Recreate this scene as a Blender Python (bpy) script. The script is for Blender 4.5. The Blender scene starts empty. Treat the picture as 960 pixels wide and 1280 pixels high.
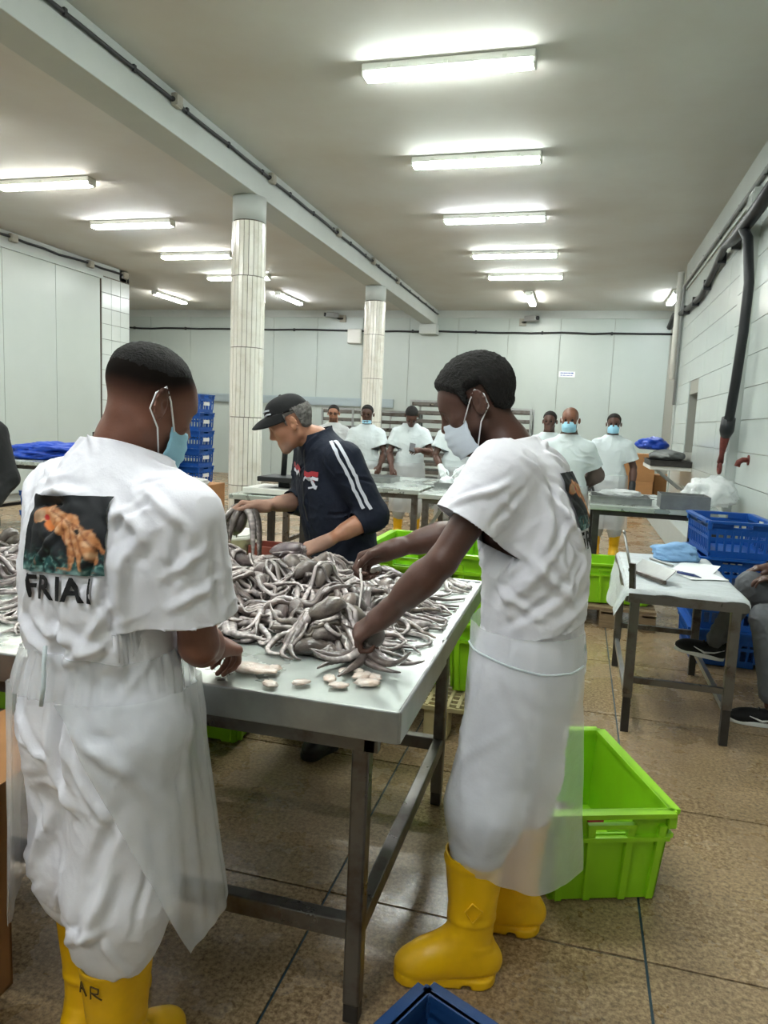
import bpy, bmesh, math, random
import numpy as np
from mathutils import Vector, Matrix, noise as mnoise
from mathutils.bvhtree import BVHTree

# ------------------------------------------------------------------ camera, world, exposure
scene = bpy.context.scene
COL = scene.collection
_yaw, _pitch, _roll = math.radians(14.92), math.radians(-7.17), math.radians(2.44)
_f = Vector((-math.sin(_yaw)*math.cos(_pitch), math.cos(_yaw)*math.cos(_pitch), math.sin(_pitch)))
_r = Vector((math.cos(_yaw), math.sin(_yaw), 0)); _u = _r.cross(_f)
_r2 = math.cos(_roll)*_r + math.sin(_roll)*_u
_u2 = -math.sin(_roll)*_r + math.cos(_roll)*_u
cam_d = bpy.data.cameras.new('camera'); cam = bpy.data.objects.new('camera', cam_d); COL.objects.link(cam)
cam.matrix_world = Matrix(((_r2.x, _u2.x, -_f.x, 0), (_r2.y, _u2.y, -_f.y, 0), (_r2.z, _u2.z, -_f.z, 1.5), (0, 0, 0, 1)))
cam_d.sensor_fit = 'VERTICAL'; cam_d.sensor_height = 24.0; cam_d.lens = 24.0*900/1280
cam_d.clip_start = 0.05; cam_d.clip_end = 60
scene.camera = cam
world = bpy.data.worlds.new('world'); scene.world = world; world.use_nodes = True
world.node_tree.nodes['Background'].inputs[0].default_value = (0.9, 1.0, 0.97, 1)
world.node_tree.nodes['Background'].inputs[1].default_value = 0.05
vs = scene.view_settings
vs.view_transform = 'Standard'; vs.look = 'None'; vs.gamma = 1.0; vs.use_curve_mapping = False
vs.exposure = 1.64
LAMP = 34.0            # strength of the fluorescent diffusers
CEIL = 4.12

# ------------------------------------------------------------------ materials
MATS = {}
def srgb(h):
    if isinstance(h, str):
        h = [int(h[i:i+2], 16)/255 for i in (0, 2, 4)]
    return tuple((c/12.92 if c <= .04045 else ((c+.055)/1.055)**2.4) for c in h) + (1,)
def mat(name, col, rough=.5, metal=0., spec=.5, var=0., vscale=8., col2=None, bump=0., bscale=30., rvar=0.,
        sss=0., emit=0., stretch=None, detail=4., coat=0., attr=None, thr=None, crease=0.):
    """procedural material: base colour mixed by noise with col2, noise bump, noise roughness"""
    m = bpy.data.materials.new(name); MATS[name] = m; m.use_nodes = True
    nt = m.node_tree; N = nt.nodes; L = nt.links; b = N['Principled BSDF']
    c1 = srgb(col); b.inputs['Base Color'].default_value = c1
    b.inputs['Roughness'].default_value = rough; b.inputs['Metallic'].default_value = metal
    b.inputs['Specular IOR Level'].default_value = spec
    if coat: b.inputs['Coat Weight'].default_value = coat; b.inputs['Coat Roughness'].default_value = .08
    if sss: b.inputs['Subsurface Weight'].default_value = sss; b.inputs['Subsurface Radius'].default_value = (.01, .005, .003)
    if emit: b.inputs['Emission Color'].default_value = c1; b.inputs['Emission Strength'].default_value = emit
    tc = N.new('ShaderNodeTexCoord'); mp = N.new('ShaderNodeMapping'); L.new(tc.outputs['Object'], mp.inputs[0])
    if stretch: mp.inputs['Scale'].default_value = stretch
    def tex(s, d=detail, rgh=.6):
        t = N.new('ShaderNodeTexNoise'); t.inputs['Scale'].default_value = s; t.inputs['Detail'].default_value = d
        t.inputs['Roughness'].default_value = rgh; L.new(mp.outputs[0], t.inputs['Vector']); return t
    if var or col2:
        t = tex(vscale); rp = N.new('ShaderNodeValToRGB'); L.new(t.outputs[0], rp.inputs[0])
        c2 = srgb(col2) if col2 else tuple(x*(1-var) for x in c1[:3])+(1,)
        lo, hi = thr or (.35, .65)
        rp.color_ramp.elements[0].position = lo; rp.color_ramp.elements[1].position = hi
        rp.color_ramp.elements[0].color = c1; rp.color_ramp.elements[1].color = c2
        L.new(rp.outputs[0], b.inputs['Base Color'])
    if rvar:
        t = tex(vscale*.7+1); mr = N.new('ShaderNodeMapRange'); L.new(t.outputs[0], mr.inputs[0])
        mr.inputs[1].default_value = .35; mr.inputs[2].default_value = .65
        mr.inputs[3].default_value = max(.02, rough-rvar); mr.inputs[4].default_value = min(1, rough+rvar); L.new(mr.outputs[0], b.inputs['Roughness'])
    if bump:
        t = tex(bscale, 6.); bp = N.new('ShaderNodeBump'); bp.inputs['Strength'].default_value = bump; bp.inputs['Distance'].default_value = .01
        L.new(t.outputs[0], bp.inputs['Height']); L.new(bp.outputs[0], b.inputs['Normal'])
    if crease:
        t = tex(9., 3.); t.noise_type = 'RIDGED_MULTIFRACTAL'; t.inputs['Distortion'].default_value = .6
        b2 = N.new('ShaderNodeBump'); b2.inputs['Strength'].default_value = crease; b2.inputs['Distance'].default_value = .012; L.new(t.outputs[0], b2.inputs['Height'])
        if b.inputs['Normal'].links: L.new(b.inputs['Normal'].links[0].from_socket, b2.inputs['Normal'])
        L.new(b2.outputs[0], b.inputs['Normal'])
    if attr:
        a = N.new('ShaderNodeAttribute'); a.attribute_name = attr; L.new(a.outputs['Color'], b.inputs['Base Color'])
    return m
def skin_mat(name, col, hair):
    """skin, with clipped hair and brows coloured through the mesh attribute 'hairmask'"""
    m = mat(name, col, .48, var=.18, vscale=14, bump=.06, bscale=160, sss=.08, spec=.45)
    nt = m.node_tree; N = nt.nodes; L = nt.links; b = N['Principled BSDF']
    src = b.inputs['Base Color'].links[0].from_socket
    a = N.new('ShaderNodeAttribute'); a.attribute_name = 'hairmask'
    mx = N.new('ShaderNodeMix'); mx.data_type = 'RGBA'; L.new(a.outputs['Fac'], mx.inputs[0]); L.new(src, mx.inputs[6])
    mx.inputs[7].default_value = srgb(hair); L.new(mx.outputs[2], b.inputs['Base Color'])
    mr = N.new('ShaderNodeMapRange'); L.new(a.outputs['Fac'], mr.inputs[0]); mr.inputs[3].default_value = .46; mr.inputs[4].default_value = .95; L.new(mr.outputs[0], b.inputs['Roughness'])
    m2 = N.new('ShaderNodeMapRange'); L.new(a.outputs['Fac'], m2.inputs[0]); m2.inputs[3].default_value = .45; m2.inputs[4].default_value = .1; L.new(m2.outputs[0], b.inputs['Specular IOR Level'])
    return m
def film_mat(name, col, clear, rough=.2, bump=.5, bscale=14.):
    """thin milky plastic film: partly see-through, partly scattering, with a gloss"""
    m = bpy.data.materials.new(name); MATS[name] = m; m.use_nodes = True
    nt = m.node_tree; N = nt.nodes; L = nt.links; N.remove(N['Principled BSDF']); out = N['Material Output']
    tr = N.new('ShaderNodeBsdfTransparent'); tr.inputs[0].default_value = (.97, .98, .98, 1)
    df = N.new('ShaderNodeBsdfDiffuse'); df.inputs[0].default_value = srgb(col)
    tl = N.new('ShaderNodeBsdfTranslucent'); tl.inputs[0].default_value = srgb(col)
    gl = N.new('ShaderNodeBsdfGlossy'); gl.inputs['Roughness'].default_value = rough
    tc = N.new('ShaderNodeTexCoord'); t = N.new('ShaderNodeTexNoise'); t.inputs['Scale'].default_value = bscale; t.inputs['Detail'].default_value = 5
    L.new(tc.outputs['Object'], t.inputs['Vector'])
    bp = N.new('ShaderNodeBump'); bp.inputs['Strength'].default_value = bump; bp.inputs['Distance'].default_value = .02
    L.new(t.outputs[0], bp.inputs['Height'])
    for s in (df, tl, gl): L.new(bp.outputs[0], s.inputs['Normal'])
    a1 = N.new('ShaderNodeMixShader'); a1.inputs[0].default_value = .25; L.new(df.outputs[0], a1.inputs[1]); L.new(tl.outputs[0], a1.inputs[2])
    a2 = N.new('ShaderNodeMixShader'); a2.inputs[0].default_value = clear; L.new(a1.outputs[0], a2.inputs[1]); L.new(tr.outputs[0], a2.inputs[2])
    fr = N.new('ShaderNodeLayerWeight'); fr.inputs[0].default_value = .35; L.new(bp.outputs[0], fr.inputs['Normal'])
    pw = N.new('ShaderNodeMapRange'); L.new(fr.outputs['Facing'], pw.inputs[0]); pw.inputs[1].default_value = .3; pw.inputs[3].default_value = .05; pw.inputs[4].default_value = .3
    a3 = N.new('ShaderNodeMixShader'); L.new(pw.outputs[0], a3.inputs[0]); L.new(a2.outputs[0], a3.inputs[1]); L.new(gl.outputs[0], a3.inputs[2])
    L.new(a3.outputs[0], out.inputs[0])
    return m

# ------------------------------------------------------------------ object helpers
def link(o): COL.objects.link(o); return o
def tag(o, label=None, cat=None, group=None, kind=None):
    if label: o['label'] = label
    if cat: o['category'] = cat
    if group: o['group'] = group
    if kind: o['kind'] = kind
    return o
def thing(name, label, cat, loc=(0, 0, 0), rz=0., group=None):
    o = link(bpy.data.objects.new(name, None)); o.location = loc; o.rotation_euler = (0, 0, rz); o.empty_display_size = .05
    return tag(o, label, cat, group)
def mesh_obj(name, verts, faces, m, parent=None, smooth=False, offset=None):
    me = bpy.data.meshes.new(name)
    if isinstance(verts, np.ndarray):
        V = verts if offset is None else verts-np.array(offset)
        F = np.asarray(faces, np.int32)
        me.vertices.add(len(V)); me.vertices.foreach_set('co', V.astype(np.float32).ravel())
        n = F.shape[1]; me.loops.add(F.size); me.loops.foreach_set('vertex_index', F.ravel())
        me.polygons.add(len(F)); me.polygons.foreach_set('loop_start', np.arange(0, F.size, n, dtype=np.int32))
        me.polygons.foreach_set('loop_total', np.full(len(F), n, np.int32)); me.update(calc_edges=True); me.validate()
    else:
        if offset is not None: verts = [(a-offset[0], b-offset[1], c-offset[2]) for a, b, c in verts]
        me.from_pydata(verts, [], faces); me.update()
    if m is not None: me.materials.append(MATS[m] if isinstance(m, str) else m)
    if smooth: me.polygons.foreach_set('use_smooth', np.ones(len(me.polygons), bool))
    o = link(bpy.data.objects.new(name, me)); o.parent = parent
    return o
def copy_tree(o, parent=None):
    c = o.copy(); link(c); c.parent = parent
    for ch in list(o.children): copy_tree(ch, c)
    return c
def Rz(a): return np.array([[math.cos(a), -math.sin(a), 0], [math.sin(a), math.cos(a), 0], [0, 0, 1.]])
class MB:
    """collects simple solids into ONE mesh object"""
    def __init__(s): s.v = []; s.f = []; s.sm = []
    def add(s, v, f, smooth=False):
        n = len(s.v); s.v += [tuple(map(float, p)) for p in v]; s.f += [tuple(i+n for i in q) for q in f]; s.sm += [smooth]*len(f); return s
    def box(s, c, d, R=None):
        x, y, z = d[0]/2, d[1]/2, d[2]/2
        P = np.array([(-x, -y, -z), (x, -y, -z), (x, y, -z), (-x, y, -z), (-x, -y, z), (x, -y, z), (x, y, z), (-x, y, z)])
        if R is not None: P = P @ np.asarray(R).T
        return s.add(P+np.array(c), [(0, 3, 2, 1), (4, 5, 6, 7), (0, 1, 5, 4), (1, 2, 6, 5), (2, 3, 7, 6), (3, 0, 4, 7)])
    def bx(s, x0, x1, y0, y1, z0, z1): return s.box(((x0+x1)/2, (y0+y1)/2, (z0+z1)/2), (x1-x0, y1-y0, z1-z0))
    def bar(s, a, b, w, h, up=(0, 0, 1)):
        a, b = np.array(a, float), np.array(b, float); d = b-a; L = np.linalg.norm(d); d /= L
        u = np.array(up, float); sd = np.cross(d, u)
        if np.linalg.norm(sd) < 1e-4: sd = np.cross(d, (0, 1, 0.))
        sd /= np.linalg.norm(sd); u = np.cross(sd, d)
        return s.box((a+b)/2, (L, w, h), np.stack([d, sd, u], 1))
    def tube(s, pts, r, n=8, cap=True, smooth=True, flat=1.):
        P = np.array(pts, float); m = len(P); r = np.full(m, r) if np.isscalar(r) else np.array(r, float)
        T = np.gradient(P, axis=0); T /= np.linalg.norm(T, axis=1)[:, None]+1e-9
        u = np.array([0, 0, 1.]) if abs(T[0][2]) < .9 else np.array([1., 0, 0]); V = []
        for i in range(m):
            u = u-T[i]*(u@T[i]); u /= np.linalg.norm(u)+1e-9; w = np.cross(T[i], u)
            for k in range(n):
                a = 2*math.pi*k/n; V.append(P[i]+r[i]*(math.cos(a)*w+math.sin(a)*u*flat))
        F = [(i*n+k, i*n+(k+1) % n, (i+1)*n+(k+1) % n, (i+1)*n+k) for i in range(m-1) for k in range(n)]
        if cap: F += [tuple(range(n-1, -1, -1)), tuple(range((m-1)*n, m*n))]
        return s.add(V, F, smooth)
    def cyl(s, a, b, r, n=16, smooth=True): return s.tube([a, b], r, n, True, smooth)
    def lathe(s, prof, c=(0, 0, 0), n=20):
        V = [(c[0]+r*math.cos(2*math.pi*k/n), c[1]+r*math.sin(2*math.pi*k/n), c[2]+z) for r, z in prof for k in range(n)]; m = len(prof)
        F = [(i*n+k, i*n+(k+1) % n, (i+1)*n+(k+1) % n, (i+1)*n+k) for i in range(m-1) for k in range(n)]
        return s.add(V, F, True)
    def prism(s, poly, z0, z1):
        n = len(poly); V = [(x, y, z0) for x, y in poly]+[(x, y, z1) for x, y in poly]
        return s.add(V, [tuple(range(n-1, -1, -1)), tuple(range(n, 2*n))]+[(i, (i+1) % n, n+(i+1) % n, n+i) for i in range(n)])
    def build(s, name, m, parent=None, bevel=0., seg=2, offset=None):
        o = mesh_obj(name, s.v, s.f, m, parent, offset=offset)
        if any(s.sm): o.data.polygons.foreach_set('use_smooth', s.sm)
        if bevel:
            md = o.modifiers.new('bevel', 'BEVEL'); md.width = bevel; md.segments = seg; md.limit_method = 'ANGLE'
        return o

# ------------------------------------------------------------------ numpy noise
_rng = np.random.default_rng(7); _perm = _rng.permutation(256).astype(np.int32); _perm = np.concatenate([_perm, _perm])
_grad = _rng.normal(size=(256, 3)).astype(np.float32); _grad /= np.linalg.norm(_grad, axis=1)[:, None]
def pnoise(P):
    P = np.asarray(P, np.float32); i = np.floor(P).astype(np.int32); f = P-i; i &= 255; u = f*f*f*(f*(f*6-15)+10)
    def g(dx, dy, dz):
        h = _perm[(_perm[(_perm[(i[:, 0]+dx) & 255]+i[:, 1]+dy) & 255]+i[:, 2]+dz) & 255]
        return (_grad[h]*(f-np.array([dx, dy, dz], np.float32))).sum(1)
    L = lambda a, b, t: a+(b-a)*t
    x = u[:, 0]; y = u[:, 1]; z = u[:, 2]
    return L(L(L(g(0, 0, 0), g(1, 0, 0), x), L(g(0, 1, 0), g(1, 1, 0), x), y), L(L(g(0, 0, 1), g(1, 0, 1), x), L(g(0, 1, 1), g(1, 1, 1), x), y), z)

# ------------------------------------------------------------------ implicit surfaces (continuous bodies and clothes)
def nrm(v): v = np.array(v, float); return v/(np.linalg.norm(v)+1e-12)
def frame(fwd, up=(0, 0, 1)):
    """columns: right, forward, up"""
    f = nrm(fwd); r = nrm(np.cross(f, up)); u = np.cross(r, f)
    return np.stack([r, f, u], 1)
class Field:
    def __init__(s, lo, hi, h):
        s.h = h; s.lo = np.array(lo, np.float32); s.n = np.ceil((np.array(hi)-np.array(lo))/h).astype(int)+1
        s.D = np.full(s.n, .2, np.float32)
        s.ax = [s.lo[k]+h*np.arange(s.n[k], dtype=np.float32) for k in range(3)]
    def _apply(s, fn, lo, hi, k, op):
        m = k+3*s.h
        a = np.maximum(0, np.floor((np.array(lo)-m-s.lo)/s.h).astype(int)); b = np.minimum(s.n, np.ceil((np.array(hi)+m-s.lo)/s.h).astype(int)+1)
        if (b <= a).any(): return s
        sl = tuple(slice(a[i], b[i]) for i in range(3))
        X, Y, Z = np.meshgrid(*[s.ax[i][sl[i]] for i in range(3)], indexing='ij')
        d = fn(np.stack([X.ravel(), Y.ravel(), Z.ravel()], 1)).reshape(X.shape).astype(np.float32); o = s.D[sl]
        if op == 'u':
            hh = np.maximum(k-np.abs(o-d), 0)/max(k, 1e-6); s.D[sl] = np.minimum(o, d)-hh*hh*k*.25
        else:
            hh = np.maximum(k-np.abs(o+d), 0)/max(k, 1e-6); s.D[sl] = np.maximum(o, -d)+hh*hh*k*.25
        return s
    def cone(s, a, b, ra, rb, k=.02, op='u'):
        a = np.array(a, float); b = np.array(b, float); ba = b-a; L2 = ba@ba+1e-12
        def fn(P):
            t = np.clip((P-a)@ba/L2, 0, 1); return np.linalg.norm(P-a-t[:, None]*ba, axis=1)-(ra+(rb-ra)*t)
        r = max(ra, rb); return s._apply(fn, np.minimum(a, b)-r, np.maximum(a, b)+r, k, op)
    def ball(s, c, r, k=.02, op='u'): return s.cone(c, c, r, r, k, op)
    def ell(s, c, rad, R=None, k=.02, op='u'):
        c = np.array(c, float); rad = np.array(rad, float); R = np.eye(3) if R is None else np.array(R)
        def fn(P):
            q = (P-c)@R; a = np.linalg.norm(q/rad, axis=1); b = np.linalg.norm(q/rad**2, axis=1)+1e-9; return a*(a-1)/b
        e = np.abs(R)@rad; return s._apply(fn, c-e, c+e, k, op)
    def loft(s, A, B, side, secs, k=.02, op='u', p=2.3):
        """secs rows: t along A-B (0..1), half width along side, half depth, shift along side, shift along front"""
        A = np.array(A, float); ax = np.array(B, float)-A; L = np.linalg.norm(ax); ax /= L
        sd = np.array(side, float); sd = nrm(sd-ax*(sd@ax)); fr = np.cross(ax, sd); S = np.array([tuple(r)+(0,)*(5-len(r)) for r in secs], float)
        T = np.linspace(S[0, 0], S[-1, 0], 96); tab = []
        for j in range(1, S.shape[1]):
            c = np.interp(T, S[:, 0], S[:, j]); c = np.convolve(np.pad(c, 5, 'edge'), np.hanning(13)[1:-1]/np.hanning(13).sum(), 'valid'); tab.append(c)
        while len(tab) < 4: tab.append(np.zeros_like(T))
        def fn(P):
            q = P-A; z = q@ax; t = z/L; w, d, cx, cy = [np.interp(t, T, c) for c in tab]
            u = np.abs(q@sd-cx)/w; v = np.abs(q@fr-cy)/d; rr = (u**p+v**p)**(1/p)
            dr = (rr-1)*np.minimum(w, d); dz = np.maximum(S[0, 0]*L-z, z-S[-1, 0]*L)
            return np.maximum(dr, dz)
        ext = np.abs(S[:, 1:]).sum(1).max(); e0 = A+ax*L*S[0, 0]; e1 = A+ax*L*S[-1, 0]
        return s._apply(fn, np.minimum(e0, e1)-ext, np.maximum(e0, e1)+ext, k, op)
    def mesh(s, smooth=2):
        D = s.D; I = D < 0; nx, ny, nz = D.shape
        c = np.zeros((nx-1, ny-1, nz-1), np.int8)
        for dx in (0, 1):
            for dy in (0, 1):
                for dz in (0, 1): c += I[dx:nx-1+dx, dy:ny-1+dy, dz:nz-1+dz]
        act = np.argwhere((c > 0) & (c < 8)); idx = np.full(c.shape, -1, np.int32)
        idx[act[:, 0], act[:, 1], act[:, 2]] = np.arange(len(act))
        off = np.array([(x, y, z) for x in (0, 1) for y in (0, 1) for z in (0, 1)])
        val = np.stack([D[act[:, 0]+o[0], act[:, 1]+o[1], act[:, 2]+o[2]] for o in off], 1)
        acc = np.zeros((len(act), 3), np.float32); cnt = np.zeros(len(act), np.float32)
        for i in range(8):
            for j in range(i+1, 8):
                if np.abs(off[i]-off[j]).sum() != 1: continue
                m = (val[:, i] < 0) != (val[:, j] < 0); t = val[m, i]/(val[m, i]-val[m, j])
                acc[m] += off[i]+t[:, None]*(off[j]-off[i]); cnt[m] += 1
        V = s.lo+s.h*(act+acc/cnt[:, None]); F = []
        for a in range(3):
            b, d = (a+1) % 3, (a+2) % 3
            s0 = [slice(None)]*3; s1 = [slice(None)]*3; s0[a] = slice(0, -1); s1[a] = slice(1, None)
            A0 = I[tuple(s0)]; A1 = I[tuple(s1)]
            for flip, M in ((0, A0 & ~A1), (1, ~A0 & A1)):
                e = np.argwhere(M); e = e[(e[:, b] > 0) & (e[:, d] > 0) & (e[:, b] < D.shape[b]-1) & (e[:, d] < D.shape[d]-1)]
                q = []
                for ob, od in ((-1, -1), (0, -1), (0, 0), (-1, 0)):
                    w = e.copy(); w[:, b] += ob; w[:, d] += od; q.append(idx[w[:, 0], w[:, 1], w[:, 2]])
                q = np.stack(q, 1); F.append(q[:, ::-1] if flip else q)
        F = np.concatenate(F); F = F[(F >= 0).all(1)]; V = V.astype(np.float64)
        return relax(V, F, smooth), F
def relax(V, F, it, w=.6):
    e = np.concatenate([F[:, [i, (i+1) % F.shape[1]]] for i in range(F.shape[1])]); n = len(V); a = np.concatenate([e[:, 0], e[:, 1]]); b = np.concatenate([e[:, 1], e[:, 0]])
    deg = np.bincount(a, minlength=n)+1e-9
    for _ in range(it):
        m = np.stack([np.bincount(a, V[b, k], n) for k in range(3)], 1)/deg[:, None]; V = V+w*(m-V)
    return V
def normals(V, F):
    n = np.cross(V[F[:, 2]]-V[F[:, 0]], V[F[:, 3]]-V[F[:, 1]]); N = np.stack([sum(np.bincount(F[:, j], n[:, k], len(V)) for j in range(4)) for k in range(3)], 1)
    return N/(np.linalg.norm(N, axis=1)[:, None]+1e-12)
def creased(V, F, amp, R=None, scale=(14, 14, 14), seed=0., ridge=True, warp=.5):
    """push the cloth in and out along its normals: elongated ridged folds"""
    N = normals(V, F); Q = V if R is None else V @ R; w = np.stack([pnoise(Q*5+seed+j*17) for j in range(3)], 1)*warp
    q = Q*np.array(scale)+w+seed*3.1; n = pnoise(q)
    d = (1.3*np.exp(-np.abs(n)*9)-.35) if ridge else n
    d = d*np.clip(.5+1.6*pnoise(Q*5+seed*7), 0, 1.3)+.35*pnoise(Q*7+seed*2)
    return V+N*(amp*d)[:, None]
def crease_lines(V, F, L):
    """explicit folds: p0, p1, width, height"""
    N = normals(V, F); V0 = V.copy()
    for a, b, w, h in L:
        a = np.array(a, float); b = np.array(b, float); m = 7; P = []
        for i in range(m):   # snap the line onto the cloth
            q = a+(b-a)*i/(m-1); P.append(V0[((V0-q)**2).sum(1).argmin()])
        best = np.full(len(V), 9.); tt = np.zeros(len(V))
        for i in range(m-1):
            ba = P[i+1]-P[i]; t = np.clip((V0-P[i])@ba/(ba@ba+1e-9), 0, 1); d = np.linalg.norm(V0-P[i]-t[:, None]*ba, axis=1); k = d < best; best[k] = d[k]; tt[k] = (i+t[k])/(m-1)
        x = best/w; V = V+N*(h*(np.exp(-x*x)-.35*np.exp(-(x-1.9)**2))*np.sin(np.pi*np.clip(tt*.9+.05, 0, 1)))[:, None]
    return V
def auto_creases(V, F, n, seed, box=None, w=(.006, .011), amp=(.004, .009), length=(.06, .2), slant=None):
    """many short sharp folds scattered over the cloth, mostly slanting"""
    r = np.random.default_rng(seed); N = normals(V, F); L = []
    ok = np.arange(len(V)) if box is None else np.where(((V > np.array(box[0])) & (V < np.array(box[1]))).all(1))[0]
    for i in r.choice(ok, n):
        p = V[i]; nn = N[i]; t = nrm(np.cross(nn, (0, 0, 1.))+1e-6); u = np.cross(t, nn); a = r.normal(0, .9) if slant is None else r.normal(slant, .35)
        d = u*math.cos(a)+t*math.sin(a); l = r.uniform(*length); L.append((p-d*l/2, p+d*l/2, r.uniform(*w), r.uniform(*amp)*(1 if r.random() < .65 else -1)))
    return crease_lines(V, F, L)
def cut(V, F, planes):
    """open the shell: drop what lies past each plane (point, normal, reach)"""
    for p, n, reach in planes:
        p = np.array(p, float); n = nrm(n); d = (V-p)@n; near = np.linalg.norm(V-p, axis=1) < reach
        out = (d > 0) & near
        bad = out[F].all(1); mix = out[F].any(1) & ~bad; F = F[~bad]
        # snap straddling outer verts onto the plane for a clean hem
        vi = np.unique(F[out[F].any(1)]) if mix.any() else np.array([], int); vi = vi[out[vi]]
        V = V.copy(); V[vi] -= d[vi][:, None]*n
    u, inv = np.unique(F, return_inverse=True)
    return V[u], inv.reshape(F.shape)
def largest(V, F):
    """drop loose scraps left by cutting"""
    lab = np.arange(len(V))
    for _ in range(400):
        m = lab[F].min(1); new = lab.copy(); np.minimum.at(new, F.ravel(), np.repeat(m, F.shape[1])); new = new[new]
        if (new == lab).all(): break
        lab = new
    k = np.bincount(lab[F[:, 0]]).argmax(); F = F[lab[F[:, 0]] == k]; u, inv = np.unique(F, return_inverse=True)
    return V[u], inv.reshape(F.shape)
def set_attr(o, name, val):
    a = o.data.attributes.new(name, 'FLOAT', 'POINT'); a.data.foreach_set('value', val.astype(np.float32))
def set_col(o, name, col):
    a = o.data.color_attributes.new(name, 'FLOAT_COLOR', 'POINT'); a.data.foreach_set('color', np.concatenate([col, np.ones((len(col), 1))], 1).astype(np.float32).ravel())
# ------------------------------------------------------------------ shared materials
mat('ceiling_paint', 'c9cbc7', .75, var=.10, vscale=.7, bump=.25, bscale=2.2, col2='c1bfb8', detail=5)
mat('wall_panel', 'aeb8b3', .32, var=.04, vscale=1.2, spec=.4)
mat('wall_paint', 'b4bab6', .6, var=.06, vscale=2.)
mat('wall_tile', 'bcc4c0', .22, var=.05, vscale=1.7, spec=.5)
mat('grout', '9a9a90', .8)
mat('joint_blue', '26414c', .6)
mat('pillar_tile', 'dedcd2', .18, var=.1, vscale=6, spec=.6, col2='c9c3b4', thr=(.5, .8))
mat('pillar_grout', '5d554c', .8)
mat('black_rubber', '14161a', .5)
mat('conduit_grey', '8f9190', .5)
mat('plastic_white', 'd9d9d2', .45)
mat('plastic_dirty', 'a9a698', .6, var=.2)
mat('rail_grey', '9aa7ab', .4, metal=.2)
mat('rust_red', '6b2b22', .7, var=.4, vscale=30)
mat('dark_metal', '2a2c2e', .5, metal=.3)
def floor_mat():
    m = bpy.data.materials.new('terrazzo'); MATS['terrazzo'] = m; m.use_nodes = True
    nt = m.node_tree; N = nt.nodes; L = nt.links; b = N['Principled BSDF']
    g = N.new('ShaderNodeNewGeometry')
    def nz(s, d=4, r=.6):
        t = N.new('ShaderNodeTexNoise'); t.inputs['Scale'].default_value = s; t.inputs['Detail'].default_value = d; t.inputs['Roughness'].default_value = r
        L.new(g.outputs['Position'], t.inputs['Vector']); return t.outputs[0]
    def ramp(src, pts):
        r = N.new('ShaderNodeValToRGB'); L.new(src, r.inputs[0]); e = r.color_ramp.elements
        e[0].position, e[0].color = pts[0][0], srgb(pts[0][1]); e[1].position, e[1].color = pts[-1][0], srgb(pts[-1][1])
        for p, c in pts[1:-1]: k = e.new(p); k.color = srgb(c)
        return r.outputs[0]
    base = ramp(nz(70, 3, .7), [(.3, '6b5a46'), (.5, 'a48f72'), (.7, 'cdb998')])
    big = ramp(nz(1.6, 5), [(.25, 'c4bcb0'), (.5, 'ded6c9'), (.75, 'ebe3d8')])
    mx = N.new('ShaderNodeMix'); mx.data_type = 'RGBA'; mx.blend_type = 'MULTIPLY'; mx.inputs[0].default_value = .9
    L.new(base, mx.inputs[6]); L.new(big, mx.inputs[7]); L.new(mx.outputs[2], b.inputs['Base Color'])
    wet = N.new('ShaderNodeMapRange'); L.new(nz(1.9, 5, .65), wet.inputs[0])
    wet.inputs[1].default_value = .35; wet.inputs[2].default_value = .66; wet.inputs[3].default_value = .5; wet.inputs[4].default_value = .06
    L.new(wet.outputs[0], b.inputs['Roughness']); b.inputs['Specular IOR Level'].default_value = .55
    bp = N.new('ShaderNodeBump'); bp.inputs['Strength'].default_value = .25; bp.inputs['Distance'].default_value = .004
    L.new(nz(60, 3), bp.inputs['Height']); L.new(bp.outputs[0], b.inputs['Normal'])
floor_mat()
def lamp_mat(name, col, s):
    m = bpy.data.materials.new(name); MATS[name] = m; m.use_nodes = True; b = m.node_tree.nodes['Principled BSDF']
    b.inputs['Base Color'].default_value = (.9, .9, .9, 1); b.inputs['Emission Color'].default_value = col; b.inputs['Emission Strength'].default_value = s; b.inputs['Roughness'].default_value = .4
lamp_mat('tube_green_white', (.93, 1., .96, 1), LAMP); lamp_mat('tube_cool_white', (.93, .96, 1., 1), LAMP); lamp_mat('tube_warm_white', (1., .98, .90, 1), LAMP)
mat('lamp_housing', 'd8dad2', .4); mat('lamp_clip', 'c8cabf', .4)

def structure(o): return tag(o, kind='structure')
X_R, X_R2, X_L, Y_B, Y_F = 1.43, 1.9, -8.6, 17.0, -5.0
# floor: slabs on a bed whose joints show blue
fl = structure(MB().bx(-12.3, 2.2, Y_F, Y_B, -.12, -.006).build('floor', 'joint_blue'))
slab = None; gx, gy, x0, y0 = .96, .925, .29, 2.03; rnd = random.Random(3)
me_slab = MB().bx(-gx/2+.004, gx/2-.004, -gy/2+.004, gy/2-.004, -.01, 0).build('tile', 'terrazzo', fl)
first = True
for i in range(-13, 2):
    for j in range(-3, 17):
        cx, cy = x0+gx*(i+.5), y0+gy*(j+.5)
        if cx-gx/2 > X_R2 or (cy < 11.5 and cx < -8.9): continue
        t = me_slab if first else link(me_slab.copy()); first = False
        t.parent = fl; t.location = (cx, cy, rnd.uniform(-.0012, 0))
tag(fl, 'wet brown terrazzo floor slabs with dark blue joints', 'floor')
structure(MB().bx(-12.3, 2.2, Y_F, Y_B+.2, CEIL, CEIL+.2).build('ceiling', 'ceiling_paint'))
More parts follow.
